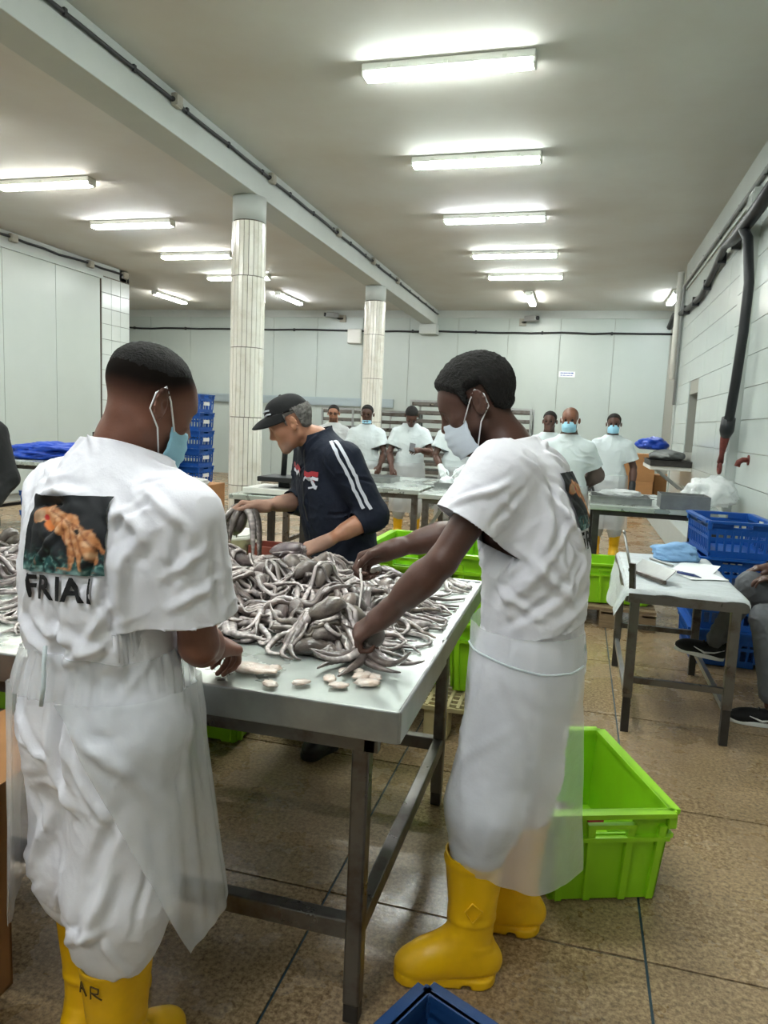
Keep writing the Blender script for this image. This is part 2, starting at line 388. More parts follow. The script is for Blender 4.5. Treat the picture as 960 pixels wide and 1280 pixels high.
# back wall: insulated panels with seams
wb = structure(MB().bx(-12.3, 2.2, Y_B, Y_B+.2, 0, CEIL).build('wall_back', 'grout'))
pw = 1.16; n = 12; panel = None
for i in range(n):
    xa = -12.2+pw*i; o = MB().bx(-pw/2+.004, pw/2-.004, -.02, 0, 0, 3.96).build('panel', 'wall_panel', wb, .003) if panel is None else link(panel.copy())
    panel = panel or o; o.parent = wb; o.location = (xa+pw/2, Y_B, 0)
structure(MB().bx(-12.3, 2.2, Y_B-.05, Y_B, 3.95, CEIL).build('trim_1', 'wall_paint', wb))
rl = MB(); rl.bx(-12.3, -4.4, Y_B-.09, Y_B-.02, 1.83, 2.03); rl.bx(-12.3, -4.4, Y_B-.1, Y_B-.08, 1.86, 1.88); rl.bx(-12.3, -4.4, Y_B-.1, Y_B-.08, 1.98, 2.0)
rl.build('bumper_rail', 'rail_grey', wb)
# left wall: cold-room panels, head band, tiled end pier
wl = structure(MB().bx(X_L-.25, X_L, Y_F, 12.4, 0, CEIL).build('wall_left', 'wall_paint'))
panel = None
for i in range(14):
    ya = 11.55-1.15*(i+1)
    o = MB().bx(0, .05, .004, 1.146, 0.12, 3.84).build('panel', 'wall_panel', wl, .004) if panel is None else link(panel.copy())
    panel = panel or o; o.parent = wl; o.location = (X_L, ya, 0)
MB().bx(X_L, X_L+.08, Y_F, 11.6, 3.84, 3.9).build('head_rail', 'wall_panel', wl)
MB().bx(X_L, X_L+.06, 11.56, 12.4, 0, 3.9).build('pier_bed', 'pillar_grout', wl)
tile = None
for r in range(14):
    for c in range(3):
        o = MB().bx(0, .012, 0, .27, 0, .27).build('tile', 'wall_tile', wl, .003) if tile is None else link(tile.copy())
        tile = tile or o; o.parent = wl; o.location = (X_L+.06, 11.57+c*.276, .02+r*.276)
structure(MB().bx(-12.3, X_L, 12.2, 12.4, 0, CEIL).build('wall_left_return', 'wall_paint'))
structure(MB().bx(-12.5, -12.3, 12.2, Y_B, 0, CEIL).build('wall_left_far', 'wall_panel'))
structure(MB().bx(-12.3, 2.2, Y_F-.2, Y_F, 0, CEIL).build('wall_front', 'wall_paint'))
# right wall: near part stands proud of the far part; niche cut in it; large tiles in courses
wr = structure(MB().bx(X_R, 2.2, Y_F, 10.15, 0, CEIL).bx(X_R, 2.2, 10.95, 12.4, 0, CEIL).bx(X_R, 2.2, 10.15, 10.95, 0, 1.25).bx(X_R, 2.2, 10.15, 10.95, 2.05, CEIL)
               .bx(X_R+.45, 2.2, 10.15, 10.95, 1.25, 2.05).build('wall_right', 'grout'))
structure(MB().bx(X_R2, 2.2, 12.4, Y_B, 0, CEIL).build('wall_right_far', 'wall_panel'))
MB().bx(X_R-.02, X_R, Y_F, 12.4, 3.72, CEIL).build('head_band', 'wall_paint', wr)
MB().bx(X_R-.03, X_R+.4, 12.3, 12.42, 0, 3.72).build('wall_end', 'wall_paint', wr)
th, tw = .29, 1.24; tile = None
for r in range(12):
    for c in range(7):
        za, ya = .2+r*th, 3.62+c*tw
        if 7.3 < ya+tw/2 < 7.6: pass
        spans = [(ya, ya+tw)]
        if za < 2.05 and za+th > 1.25:
            spans = [(a, b) for a, b in ((ya, min(ya+tw, 10.15)), (max(ya, 10.95), ya+tw)) if b-a > .05]
        for a, b in spans:
            full = abs(b-a-tw) < .01
            if full and tile is not None: o = link(tile.copy())
            else:
                o = MB().bx(-.012, 0, .003, b-a-.003, .003, th-.003).build('tile', 'wall_tile', wr)
                if full: tile = o
            o.parent = wr; o.location = (X_R, a, za)
MB().bx(X_R-.09, X_R, 7.35, 7.6, .2, 3.72).build('pilaster', 'wall_paint', wr, .006)
for k in range(12):
    MB().bx(X_R-.1, X_R-.09, 7.356, 7.594, .2+k*th+.003, .2+(k+1)*th-.003).build('pilaster_tile', 'wall_tile', wr)
kb = structure(MB().bx(1.22, X_R, Y_F, 14.2, 0, .36).build('trim_2', 'wall_paint', bevel=.012)); tag(kb, 'low white kerb bench along the tiled right wall', 'kerb')
# beam and pillars
bm = structure(MB().bx(-3.74, -3.42, Y_F, Y_B, 3.78, CEIL).build('ceiling_beam', 'wall_paint', bevel=.006))
MB().bx(-3.78, -3.38, Y_B-.35, Y_B-.02, 3.55, 3.78).build('corbel', 'wall_paint', bm, .004)
def pillar(x, y, label):
    t = structure(thing('pillar', label, 'pillar', (x, y, 0), 0, 'tiled round pillars under the beam'))
    MB().cyl((0, 0, 0), (0, 0, 3.78), .168, 32).build('core', 'pillar_grout', t)
    z = 0; k = 0; N = 22
    while z < 3.5:
        z1 = min(z+.74, 3.52); m = MB()
        for i in range(N):
            a = 2*math.pi*i/N+.04*k; w = 2*math.pi*.18/N
            m.box((.172*math.cos(a), .172*math.sin(a), (z+z1)/2), (.014, w-.0065, z1-z-.008), Rz(a))
        tag(m.build('tile_course', 'pillar_tile', t), kind='stuff'); z = z1; k += 1
    MB().cyl((0, 0, 3.53), (0, 0, 3.78), .176, 32).build('plaster_head', 'wall_paint', t)
    return t
pillar(-3.56, 7.3, 'white tiled pillar beside the man in the black cap'); pillar(-3.56, 12.2, 'white tiled pillar with wall box, between the tray racks')
# ------------------------------------------------------------------ fluorescent fixtures
def fixture(mt):
    t = link(bpy.data.objects.new('ceiling_light', None))
    MB().box((0, 0, -.028), (1.27, .15, .056)).build('housing', 'lamp_housing', t, .01)
    MB().box((0, 0, -.072), (1.235, .118, .036)).build('diffuser', mt, t, .016, 4)
    for sx in (-1, 1): MB().box((sx*.628, 0, -.068), (.022, .125, .044)).build('end_cap', 'lamp_housing', t, .006)
    for sx in (-.42, 0, .42):
        MB().box((sx, -.077, -.04), (.03, .008, .03)).build('clip', 'lamp_clip', t)
    return t
FX = [(-1.13, 5.5, 0, 'g'), (-1.19, 7.39, 0, 'g'), (-1.24, 9.4, 0, 'c'), (-1.16, 11.35, 0, 'g'), (-1.12, 12.97, 0, 'g'), (-1.17, 15.2, 90, 'w'), (1.52, 15.1, 90, 'c'),
      (-6.23, 7.43, 0, 'w'), (-6.24, 9.14, 0, 'c'), (-6.32, 11.03, 0, 'w'), (-6.43, 12.78, 0, 'g'), (-9.19, 14.9, 90, 'w'), (-6.35, 15.05, 90, 'c'),
      (-1.13, 3.6, 0, 'g'), (-1.13, 1.7, 0, 'g'), (-1.13, -.3, 0, 'c'), (-1.13, -2.3, 0, 'g'), (-6.2, 5.6, 0, 'w'), (-6.2, 3.7, 0, 'c'), (-6.2, 1.8, 0, 'g'), (-6.2, -.2, 0, 'g')]
ORD = ['first', 'second', 'third', 'fourth', 'fifth', 'sixth', 'seventh', 'eighth', 'ninth', 'tenth', 'eleventh']
proto = {}; rank = {True: 0, False: 0}
for x, y, a, c in sorted(FX, key=lambda q: -q[1]):
    mt = {'g': 'tube_green_white', 'c': 'tube_cool_white', 'w': 'tube_warm_white'}[c]
    o = copy_tree(proto[mt]) if mt in proto else fixture(mt)
    proto.setdefault(mt, o)
    o.location = (x, y, CEIL); o.rotation_euler.z = math.radians(a)
    if a:
        lb = {-1.17: 'tube light set lengthwise in the row between beam and right wall', 1.52: 'tube light set lengthwise close to the far right corner', -9.19: 'tube light set lengthwise beyond the tiled end of the left wall', -6.35: 'tube light set lengthwise in the row between beam and left wall'}[x]; g = 'lengthwise ceiling lights by the back wall'
    else:
        R_ = x > -3; lb = ORD[rank[R_]]+' crosswise tube light from the back wall, between beam and '+('right' if R_ else 'left')+' wall'; rank[R_] += 1; g = 'crosswise ceiling lights '+('right' if R_ else 'left')+' of the beam'
    tag(o, lb, 'light', g)
# ------------------------------------------------------------------ cables, boxes, cameras, sign
def cable(name, pts, r, m, label, cat='cable', clips=None, group=None):
    o = thing(name, label, cat, pts[0], 0, group); b = np.array(pts[0])
    P = [np.array(p)-b for p in pts]
    MB().tube(P, r, 8).build('sheath', m, o)
    if clips:
        for q in clips: MB().box(np.array(q[0])-b, q[1]).build('clip', 'dark_metal', o)
    return o
def sag(a, b, n, amp, seed):
    r = random.Random(seed); a = np.array(a); b = np.array(b)
    return [a+(b-a)*i/n+np.array([0, 0, r.uniform(-amp, amp)]) for i in range(n+1)]
bx_ = -3.40
cable('power_cable', sag((bx_, 3, 4.02), (bx_, 16.9, 4.02), 40, .006, 1), .016, 'black_rubber', 'black power cable running along the side of the ceiling beam',
      clips=[((bx_+.006, y, 4.02), (.02, .03, .05)) for y in np.arange(3.5, 16.5, .75)])
cable('power_cable', sag((-12, Y_B-.045, 3.66), (1.85, Y_B-.045, 3.62), 40, .012, 2), .022, 'black_rubber', 'black cable running across the whole back wall',
      clips=[((x, Y_B-.06, 3.66-.04*(x+12)/14), (.04, .04, .07)) for x in np.arange(-11.5, 1.5, 1.5)])
cable('power_cable', sag((X_L+.03, 5, 4.03), (X_L+.03, 12.35, 4.03), 20, .02, 3)+[(X_L+.03, 12.42, 4.0), (X_L+.03, 12.43, 2.0)], .02, 'black_rubber', 'black cable along the top of the left wall, dropping at its corner')
for y, lb in ((13.0, 'first'), (11.42, 'second'), (9.7, 'third'), (7.48, 'fourth'), (5.58, 'fifth')):
    o = thing('junction_box', lb+' small grey junction box from the back wall on the beam cable', 'box', (-3.41, y, 4.03), 0, 'junction boxes on the beam')
    MB().box((.02, 0, 0), (.05, .1, .1)).build('body', 'plastic_dirty', o, .008); MB().box((.048, 0, 0), (.008, .085, .085)).build('lid', 'plastic_dirty', o, .003)
    MB().cyl((.02, -.07, -.005), (.02, .07, -.005), .018, 10).build('gland', 'dark_metal', o)
for y, lb in ((12.3, 'first'), (11.3, 'second'), (9.5, 'third')):
    o = thing('junction_box', lb+' grey junction box from the corner on the left wall cable', 'box', (X_L, y, 4.03), 0, 'junction boxes on the left wall')
    MB().box((.04, 0, 0), (.07, .13, .12)).build('body', 'plastic_dirty', o, .008); MB().box((.08, 0, 0), (.01, .11, .1)).build('lid', 'plastic_dirty', o, .003)
o = thing('wall_box', 'white square electrical box on the back wall beside a pillar', 'box', (-5.42, Y_B-.03, 3.5))
MB().box((0, -.06, 0), (.34, .12, .34)).build('body', 'plastic_white', o, .012); MB().box((0, -.125, 0), (.3, .012, .3)).build('lid', 'plastic_white', o, .004)
def cctv(x, z, lb, flip=1):
    o = thing('security_camera', lb, 'camera', (x, Y_B-.03, z))
    MB().box((0, -.02, 0), (.16, .04, .16)).build('mount_plate', 'plastic_dirty', o, .006)
    MB().tube([(0, -.03, 0), (-.06*flip, -.16, -.02), (-.12*flip, -.2, .02)], .022, 8).build('arm', 'dark_metal', o)
    MB().box((-.2*flip, -.26, .05), (.3, .14, .12), Rz(.5*flip)).build('camera_housing', 'conduit_grey', o, .02)
    MB().cyl((-.33*flip, -.34, .05), (-.36*flip, -.36, .05), .045, 14).build('lens', 'black_rubber', o)
cctv(-5.75, 3.92, 'grey security camera high on the back wall, left of a pillar'); cctv(-1.45, 3.86, 'grey security camera high on the back wall, right of the beam', -1)
o = thing('wall_sign', 'small white paper sign with blue lettering on the back wall', 'sign', (-.4, Y_B-.035, 2.72))
mat('paper', 'e9ecec', .7); mat('blue_ink', '3f5aa0', .6)
MB().box((0, 0, 0), (.36, .006, .13)).build('sheet', 'paper', o)
def text_mesh(name, s, size, m, parent, loc, rot=(math.pi/2, 0, 0), ext=.001, bold=0.):
    c = bpy.data.curves.new(name, 'FONT'); c.body = s; c.size = size; c.extrude = ext; c.align_x = 'CENTER'; c.align_y = 'CENTER'; c.offset = bold
    t = bpy.data.objects.new(name, c); link(t); dg = bpy.context.evaluated_depsgraph_get(); me = bpy.data.meshes.new_from_object(t.evaluated_get(dg))
    bpy.data.objects.remove(t); o = link(bpy.data.objects.new(name, me)); me.materials.clear(); me.materials.append(MATS[m]); o.parent = parent; o.location = loc; o.rotation_euler = rot
    return o
r_ = random.Random(4)
for row, z in enumerate((.03, -.02)):
    x = -.14
    while x < .13:
        w = r_.uniform(.02, .05); MB().box((x+w/2, -.005, z), (w, .003, .026 if row == 0 else .016)).build('blue_word', 'blue_ink', o); x += w+.012
# right wall services
cable('wall_conduit', [(X_R-.05, 4, 3.80), (X_R-.05, 12.25, 3.78), (X_R-.05, 12.3, 3.7), (X_R-.05, 12.3, 1.95)], .022, 'conduit_grey', 'grey conduit along the right wall turning down at its far corner', 'conduit',
      clips=[((X_R-.03, y, 3.8), (.05, .04, .06)) for y in np.arange(5, 12, 1.1)])
cable('wall_conduit', [(X_R-.1, 12.38, 4.0), (X_R-.1, 12.38, 3.3), (X_R-.1, 12.38, 2.35)], .05, 'plastic_white', 'thick white pipe standing at the far corner of the right wall', 'pipe')
P = [(1.32, 13.3, 3.28), (1.34, 12.9, 3.42), (X_R-.06, 12.3, 3.36), (X_R-.06, 11.2, 3.3), (X_R-.06, 10.3, 3.28), (X_R-.06, 9.4, 3.42), (X_R-.1, 8.6, 3.5), (X_R-.15, 7.9, 3.38), (X_R-.17, 7.4, 3.34), (X_R-.14, 6.8, 3.4), (X_R-.12, 6.0, 3.5)]
cable('hose_bundle', P, [.05, .05, .04, .038, .038, .04, .04, .05, .06, .06, .05], 'black_rubber', 'black hose bundle strung along the right wall below the ceiling', 'hose',
      clips=[((X_R-.05, y, z), (.1, .05, .12)) for y, z in ((11.7, 3.32), (10.8, 3.29), (9.9, 3.34), (9.0, 3.46), (8.2, 3.43))])
o = thing('water_hose', 'thick black hose hanging down the right wall with rusty red end', 'hose', (X_R-.17, 7.2, 1.2)); b0 = np.array((X_R-.17, 7.2, 1.2))
hp = [(X_R-.17, 7.3, 3.36), (X_R-.16, 7.05, 3.2), (X_R-.14, 6.92, 2.8), (X_R-.14, 6.95, 2.4), (X_R-.15, 7.0, 2.0), (X_R-.15, 7.1, 1.72), (X_R-.15, 7.16, 1.6)]
MB().tube([np.array(p)-b0 for p in hp], .043, 12).build('hose_body', 'black_rubber', o)
MB().tube([np.array(p)-b0 for p in ((X_R-.15, 7.15, 1.66), (X_R-.15, 7.19, 1.55), (X_R-.15, 7.22, 1.5))], [.06, .064, .045], 12).build('coupling', 'black_rubber', o)
MB().tube([np.array(p)-b0 for p in ((X_R-.15, 7.21, 1.52), (X_R-.15, 7.27, 1.42), (X_R-.15, 7.31, 1.33), (X_R-.15, 7.35, 1.25))], [.045, .035, .022, .03], 10).build('valve', 'rust_red', o)
MB().tube([np.array((X_R-.15, 7.36+.05*math.cos(a), 1.2+.05*math.sin(a)))-b0 for a in np.linspace(0, 2*math.pi, 14)], .016, 8).build('ring', 'rust_red', o)
o = thing('wall_spigot', 'rusty red spigot stub on the white wall tiles', 'spigot', (X_R, 6.85, 1.3))
MB().tube([(0, 0, 0), (-.06, 0, 0), (-.09, 0, -.02), (-.1, 0, -.06)], .024, 10).build('spout', 'rust_red', o); MB().cyl((-.004, 0, 0), (-.02, 0, 0), .045, 14).build('flange', 'rust_red', o)
mat('niche_pane', '8e979a', .3, var=.2, vscale=3)
o = structure(thing('window_1', 'small recessed grey window niche in the tiled right wall', 'window', (X_R+.3, 10.55, 1.65)))
MB().box((0, 0, 0), (.02, .78, .78)).build('pane', 'niche_pane', o)
fm = MB()
for s in (-1, 1): fm.box((-.02, s*.38, 0), (.04, .04, .8)).box((-.02, 0, s*.38), (.04, .8, .04))
fm.build('window_frame', 'wall_paint', o)
# ------------------------------------------------------------------ people
SKIN = {}
for k, c, h in (('deep', '7d5140', '17120f'), ('dark', '583a2f', '120e0c'), ('brown', '7a4f3a', '1a1512'), ('fair', 'b98468', '8b8580'), ('bg', '503529', '15110f'), ('tan', '9a6a50', '2a211c')):
    skin_mat('skin_'+k, c, h)
mat('hair_black', '17130f', .85, var=.4, vscale=60, bump=1., bscale=220)
mat('hair_grey', '8a8782', .8, var=.5, vscale=50, bump=1., bscale=150)
mat('eye', '1c1512', .2)
mat('cloth_white', 'e9e8ee', .82, var=.03, vscale=3, bump=.2, bscale=30, spec=.2, crease=.35)
mat('cloth_white_smooth', 'cdd6d8', .8, bump=.3, bscale=12, spec=.2)
mat('cloth_grey', 'b9bdbd', .85, bump=.3, bscale=12)
mat('cloth_navy', '1e2433', .8, bump=.5, bscale=18, var=.3, vscale=5, spec=.25)
mat('cloth_black', '0e0e10', .85, bump=.3, bscale=14)
mat('cloth_jeans', '5d5f63', .85, bump=.4, bscale=20, var=.25, vscale=9)
mat('cloth_brown', '5d5049', .85, bump=.4, bscale=18)
mat('stripe_white', 'd3d6df', .7); mat('stripe_red', 'a82b35', .7); mat('zip_metal', '9aa0a6', .35, metal=.8)
mat('boot_yellow', 'edb90a', .42, var=.12, vscale=7, col2='d8a40a', thr=(.45, .75), rvar=.1, spec=.5)
mat('boot_black', '141416', .35)
mat('mask_blue', '9cd0e6', .75, bump=.2, bscale=40); mat('mask_pale', 'd5dee8', .75, bump=.2, bscale=40); mat('mask_strap', 'f1f1f1', .7)
mat('glove_black', '121214', .5); mat('glove_white', 'dfe6e6', .6)
mat('print_photo', 'ffffff', .7, attr='print')
mat('print_black', '121215', .75)
mat('ink', '4a3405', .7)
film_mat('apron_film', 'fafbfd', .66); film_mat('apron_film_clear', 'f8fafb', .62)

CURL = {'fist': (1.2, 1.5, .9), 'grip': (.85, 1.05, .6), 'relax': (.35, .45, .3), 'flat': (.1, .12, .1), 'pinch': (.7, .8, .5)}
def hand(F, w, d, palm, thumb_side, curl='relax', s=1., thumb=None):
    """w wrist point, d direction of the fingers, palm = direction the palm faces, thumb_side +-1"""
    X = nrm(d); Z = -nrm(np.array(palm)-X*(np.array(palm)@X)); Yv = np.cross(Z, X)*thumb_side
    def W(x, y, z): return np.array(w)+s*(x*X+y*Yv+z*Z)
    ys = (.030, .010, -.011, -.030); ln = ((.043, .026, .02), (.048, .03, .021), (.044, .028, .02), (.034, .021, .018)); ra = (.0092, .0095, .009, .0078); tip = (.088, .092, .088, .08)
    c = CURL[curl] if isinstance(curl, str) else curl
    F.cone(W(-.03, 0, 0), W(.02, 0, 0), .026*s, .027*s, .02)
    for i in range(4): F.cone(W(.012, ys[i]*.62, 0), W(tip[i]-.006, ys[i], .002), .0155*s, .0122*s, .016*s)
    for i in range(4):
        p = np.array([tip[i]-.004, ys[i], .001]); a = 0.
        for j in range(3):
            a += c[j]*(1+.06*(i-1)); q = p+ln[i][j]*np.array([math.cos(a), .02*(1.5-i)*(1-a/3), -math.sin(a)])
            F.cone(W(*p), W(*q), ra[i]*(1.04-.1*j)*s, ra[i]*(.98-.1*j)*s, .003); p = q
    T = thumb or ((.022, .026, -.006), (.05, .046, -.016), (.078, .045, -.028), (.098, .034, -.036))
    r = (.0155, .0125, .0108, .009)
    for j in range(3): F.cone(W(*T[j]), W(*T[j+1]), r[j]*s, r[j+1]*s, .008 if j == 0 else .004)
def head(F, c, R, s=.95, closed=True, mouth=True, neck=None, detail=True, jaw=1.):
    c = np.array(c, float)
    def W(x, y, z): return c+R@(np.array([x, y, z])*s)
    def E(p, r, k=.02, op='u', R2=None): F.ell(W(*p), np.array(r)*s, R if R2 is None else R@R2, k, op)
    E((0, -.014, .045), (.077, .098, .083)); E((0, .03, -.028), (.061, .064, .083*jaw), .03); E((0, .05, .03), (.058, .045, .05), .03)
    for x in (-1, 1):
        F.cone(W(x*.05, -.012, -.058), W(x*.016, .068, -.098), .017*s, .016*s, .025); E((x*.044, .056, -.018), (.022, .022, .018), .02)
    F.cone(W(-.01, .07, -.098), W(.01, .07, -.098), .02*s, .02*s, .02)
    F.cone(W(-.03, .08, .025), W(.03, .08, .025), .0125*s, .0125*s, .015)
    F.cone(W(0, .088, .016), W(0, .109, -.024), .0085*s, .0115*s, .012)
    for x in (-1, 1):
        F.ball(W(x*.012, .1, -.03), .0095*s, .008)
        F.ball(W(x*.031, .096, .003), .0145*s, .014, 'sub')
        F.ball(W(x*.031, .078, .003), .0132*s, .004)
    if mouth:
        F.cone(W(-.02, .087, -.06), W(.02, .087, -.06), .0075*s, .0075*s, .008); F.cone(W(-.017, .086, -.074), W(.017, .086, -.074), .0085*s, .0085*s, .008)
    for x in (-1, 1):
        A = .5; Re = np.array([[1, 0, 0], [0, math.cos(A*.4), -math.sin(A*.4)], [0, math.sin(A*.4), math.cos(A*.4)]])@np.array([[math.cos(x*A), -math.sin(x*A), 0], [math.sin(x*A), math.cos(x*A), 0], [0, 0, 1]])
        E((x*.087, -.018, -.002), (.009, .021, .034), .005, 'u', Re)
        if detail:
            F.ball(W(x*.096, -.009, -.002), .0115*s, .004, 'sub')
            for a in np.linspace(-.6, 3.6, 9):
                p = np.array([x*(.088+.012*math.sin(a)), -.017-.02*math.sin(a), -.002+.032*math.cos(a)]); F.ball(W(*p), .0048*s, .003)
    if neck is not None:
        F.cone(W(0, -.03, -.04), neck, .05*s, .058, .03)
    return W
def body_mesh(J, h, headR, head_s=.95, hands=None, closed=True, mouth=True, slim=0., shank=.68):
    pts = np.array([J[k] for k in J]); lo = pts.min(0)-.17; hi = pts.max(0)+.17; lo[2] = max(lo[2], 0.02)
    F = Field(lo, hi, h); g = lambda k: np.array(J[k], float)
    W = head(F, g('head'), headR, head_s, closed, mouth, g('neck')+np.array([0, 0, -.02]), h < .006)
    sl = g('shL'); sr = g('shR'); ch = (sl+sr)/2; side = nrm(sr-sl)
    F.cone(g('neck'), ch-np.array([0, 0, .03]), .06, .07, .03); F.cone(sl*.75+ch*.25, sr*.75+ch*.25, .055, .055, .04)
    F.cone(ch-np.array([0, 0, .12]), g('pelvis'), .085, .085, .08)
    for S in 'LR':
        e = g('el'+S); w = g('wr'+S); sh = g('sh'+S)
        F.cone(sh, e, .05-slim, .037-slim, .03); F.cone(e, w, .038-slim, .0255, .015); m = e*.7+w*.3; F.cone(m, e*.45+w*.55, .042-slim, .034-slim, .03)
        F.cone(g('hip'+S), g('kn'+S), .07, .05, .05); F.cone(g('kn'+S), g('kn'+S)+(g('an'+S)-g('kn'+S))*shank, .05, .03, .03)
        F.cone(g('pelvis'), g('hip'+S), .085, .075, .05)
        if hands and S in hands: hand(F, w, **hands[S])
    return F, W
def person_root(label, J, group=None):
    a = (np.array(J['anL'])+np.array(J['anR']))/2
    return thing('person', label, 'person', (a[0], a[1], 0), 0, group)
def finish_body(F, root, skin, J, headR, head_s, hairfn=None, smooth=2):
    V, Fc = F.mesh(smooth); o = mesh_obj('body', V, Fc, 'skin_'+skin, root, True, root.location)
    q = (V-np.array(J['head']))@headR/head_s
    hm = np.zeros(len(V)) if hairfn is None else hairfn(q); set_attr(o, 'hairmask', np.clip(hm, 0, 1)); return o
def sstep(x, a, b): t = np.clip((x-a)/(b-a), 0, 1); return t*t*(3-2*t)
def hairline(q):
    """0..1 where scalp hair grows: local x right, y forward, z up"""
    line = np.where(q[:, 1] > .02, .068-.25*(q[:, 1]-.02)*0, 0)
    zl = np.interp(q[:, 1], [-.12, -.07, -.05, -.042, .004, .01, .022, .03, .05, .075, .1], [-.065, -.06, -.04, .034, .034, -.01, -.005, .035, .055, .078, .085])
    return sstep(q[:, 2], zl-.012, zl+.03)
def fade(q):
    zl = np.interp(q[:, 1], [-.12, -.06, 0, .05, .08, .1], [-.005, .0, .02, .055, .085, .1]); return sstep(q[:, 2], zl-.035, zl+.035)
def hair_cap(root, J, R, s, m, thick=.007, h=.004, fn=hairline, bumps=.004):
    """a layer of hair over the scalp, edge following the hairline"""
    c = np.array(J['head'], float); F = Field(c-.17, c+.17, h)
    def W(x, y, z): return c+R@(np.array([x, y, z])*s)
    F.ell(W(0, -.014, .045), np.array((.077, .098, .083))*s+thick, R); F.ell(W(0, .05, .03), np.array((.058, .045, .05))*s+thick*.8, R, .03)
    F.ell(W(0, .0, -.01), np.array((.06, .05, .05))*s+thick, R, .03); F.cone(W(0, -.03, -.02), W(0, -.04, -.06), .055*s+thick*.6, .05*s, .03)
    V, Fc = F.mesh(2); q = (V-c)@R/s; keep = fn(q) > .3; fm = keep[Fc].all(1); Fc = Fc[fm]
    u, inv = np.unique(Fc, return_inverse=True); V = V[u]; Fc = inv.reshape(Fc.shape); q = (V-c)@R/s; N = normals(V, Fc)
    V = V+N*(bumps*(pnoise(V*140)+.6*pnoise(V*70)))[:, None]
    e = np.minimum(1, (fn(q)-.3)/.7)  # thin towards the edge
    V = V-N*((1-e)*(thick+.002))[:, None]
    return mesh_obj('hair', V, Fc, m, root, True, root.location)
def eyebrow(root, W, m='hair_black'):
    for x in (-1, 1):
        MB().tube([W(x*.016, .093, .022), W(x*.03, .093, .028), W(x*.046, .08, .024)], [.0035, .004, .002], 6).build('eyebrow', m, root, offset=root.location)
def face_mask(root, J, R, s, m, low=0., W=None, h=.004, straps=True, chin=False, side=.5):
    """pleated surgical mask over nose and chin (or pulled down under the chin)"""
    c = np.array(J['head'], float); W = W or (lambda x, y, z: c+R@(np.array([x, y, z])*s)); V = []; nu, nv = 28, 18
    for j in range(nv+1):
        v = j/nv
        for i in range(nu+1):
            u = i/nu*2-1; a = u*1.18
            if chin: z = -.075-.045*v; rad_y = .1+.004*math.sin(v*9); rad_x = .071
            else:
                z = -.008-.012*abs(u)-(.108)*v*(1-.18*abs(u)); rad_y = .112+.012*math.sin(math.pi*min(1, v*1.05))-.02*max(0, v-.75)+.0018*math.sin(v*26); rad_x = .069+.006*math.sin(math.pi*v)
            V.append(W(rad_x*math.sin(a), -.004+rad_y*math.cos(a)*(1-.06*abs(u)), z-low))
    Fc = [(j*(nu+1)+i, j*(nu+1)+i+1, (j+1)*(nu+1)+i+1, (j+1)*(nu+1)+i) for j in range(nv) for i in range(nu)]
    o = mesh_obj('face_mask', np.array(V), np.array(Fc), m, root, True, root.location); md = o.modifiers.new('thick', 'SOLIDIFY'); md.thickness = .002
    if straps:
        for x in (-1, 1):
            zt = -.028 if not chin else -.08; zb = -.1 if not chin else -.115
            P = [(x*.064, .045, zt-low), (x*.079, .005, .012), (x*.086, -.02, .034), (x*.09, -.038, .012), (x*.086, -.036, -.022), (x*.076, 0, -.05), (x*.066, .035, zb-low)]
            MB().tube([W(*p) for p in P], .0019, 6).build('ear_loop', 'mask_strap', o, offset=root.location)
    return o
# ---------------------------------------------- garments
def shirt(root, J, m, h=.006, sleeve=.62, secs=None, hem=None, amp=.004, seed=1., sl_r=(.075, .085), neck_r=.078, lines=(), long=None, name='shirt', flat=True, puff=0., neckn=None, neckz=.0, sc=(9, 9, 16), auto=0, yoke=.066):
    g = lambda k: np.array(J[k], float); sl = g('shL'); sr = g('shR'); ch = (sl+sr)/2; side = sr-sl; nk = g('neck'); A = hem if hem is not None else g('pelvis')
    pts = np.array([sl, sr, g('elL'), g('elR'), nk, A]+([g('wrL'), g('wrR')] if long else [])); F = Field(pts.min(0)-.26, pts.max(0)+.2, h)
    S = secs or [(-.05, .19, .135), (.1, .185, .13), (.3, .178, .13), (.55, .182, .132), (.7, .172, .12), (.84, .135, .095), (.95, .095, .078), (1.05, .07, .068), (1.12, .066, .064)]
    F.loft(A, nk, side, S, .02)
    F.cone(sl*.92+ch*.08, nk-np.array([0, 0, .035]), yoke, .052, .05); F.cone(sr*.92+ch*.08, nk-np.array([0, 0, .035]), yoke, .052, .05); cuts = []
    for k in 'LR':
        s0 = g('sh'+k); e = g('el'+k); w = g('wr'+k)
        if long:
            F.cone(s0, e, sl_r[0], .066, .04); c = e+(w-e)*long; F.cone(e, c+nrm(w-e)*.03, .064, .054, .03); cuts.append((c, w-e, .08))
        else:
            c = s0+(e-s0)*sleeve; F.cone(s0, c+nrm(e-s0)*.04, sl_r[0], sl_r[1], .05); cuts.append((c, e-s0, .16))
    cuts.append((nk+np.array([0, 0, neckz]), neckn if neckn is not None else nk-A, .12)); ax = nrm(A-nk); cuts.append((A+(nk-A)*(S[0][0]+.02), ax, .5))
    V, Fc = F.mesh(3)
    V = creased(V, Fc, amp, scale=sc, seed=seed); V = creased(V, Fc, amp*.5, scale=(26, 26, 15), seed=seed+5)
    if lines: V = crease_lines(V, Fc, lines)
    if auto: V = auto_creases(V, Fc, auto, int(seed*10))
    V, Fc = cut(V, Fc, cuts)
    if long: V, Fc = largest(V, Fc)
    o = mesh_obj(name, V, Fc, m, root, True, root.location); md = o.modifiers.new('thick', 'SOLIDIFY'); md.thickness = .003
    return o, V, Fc
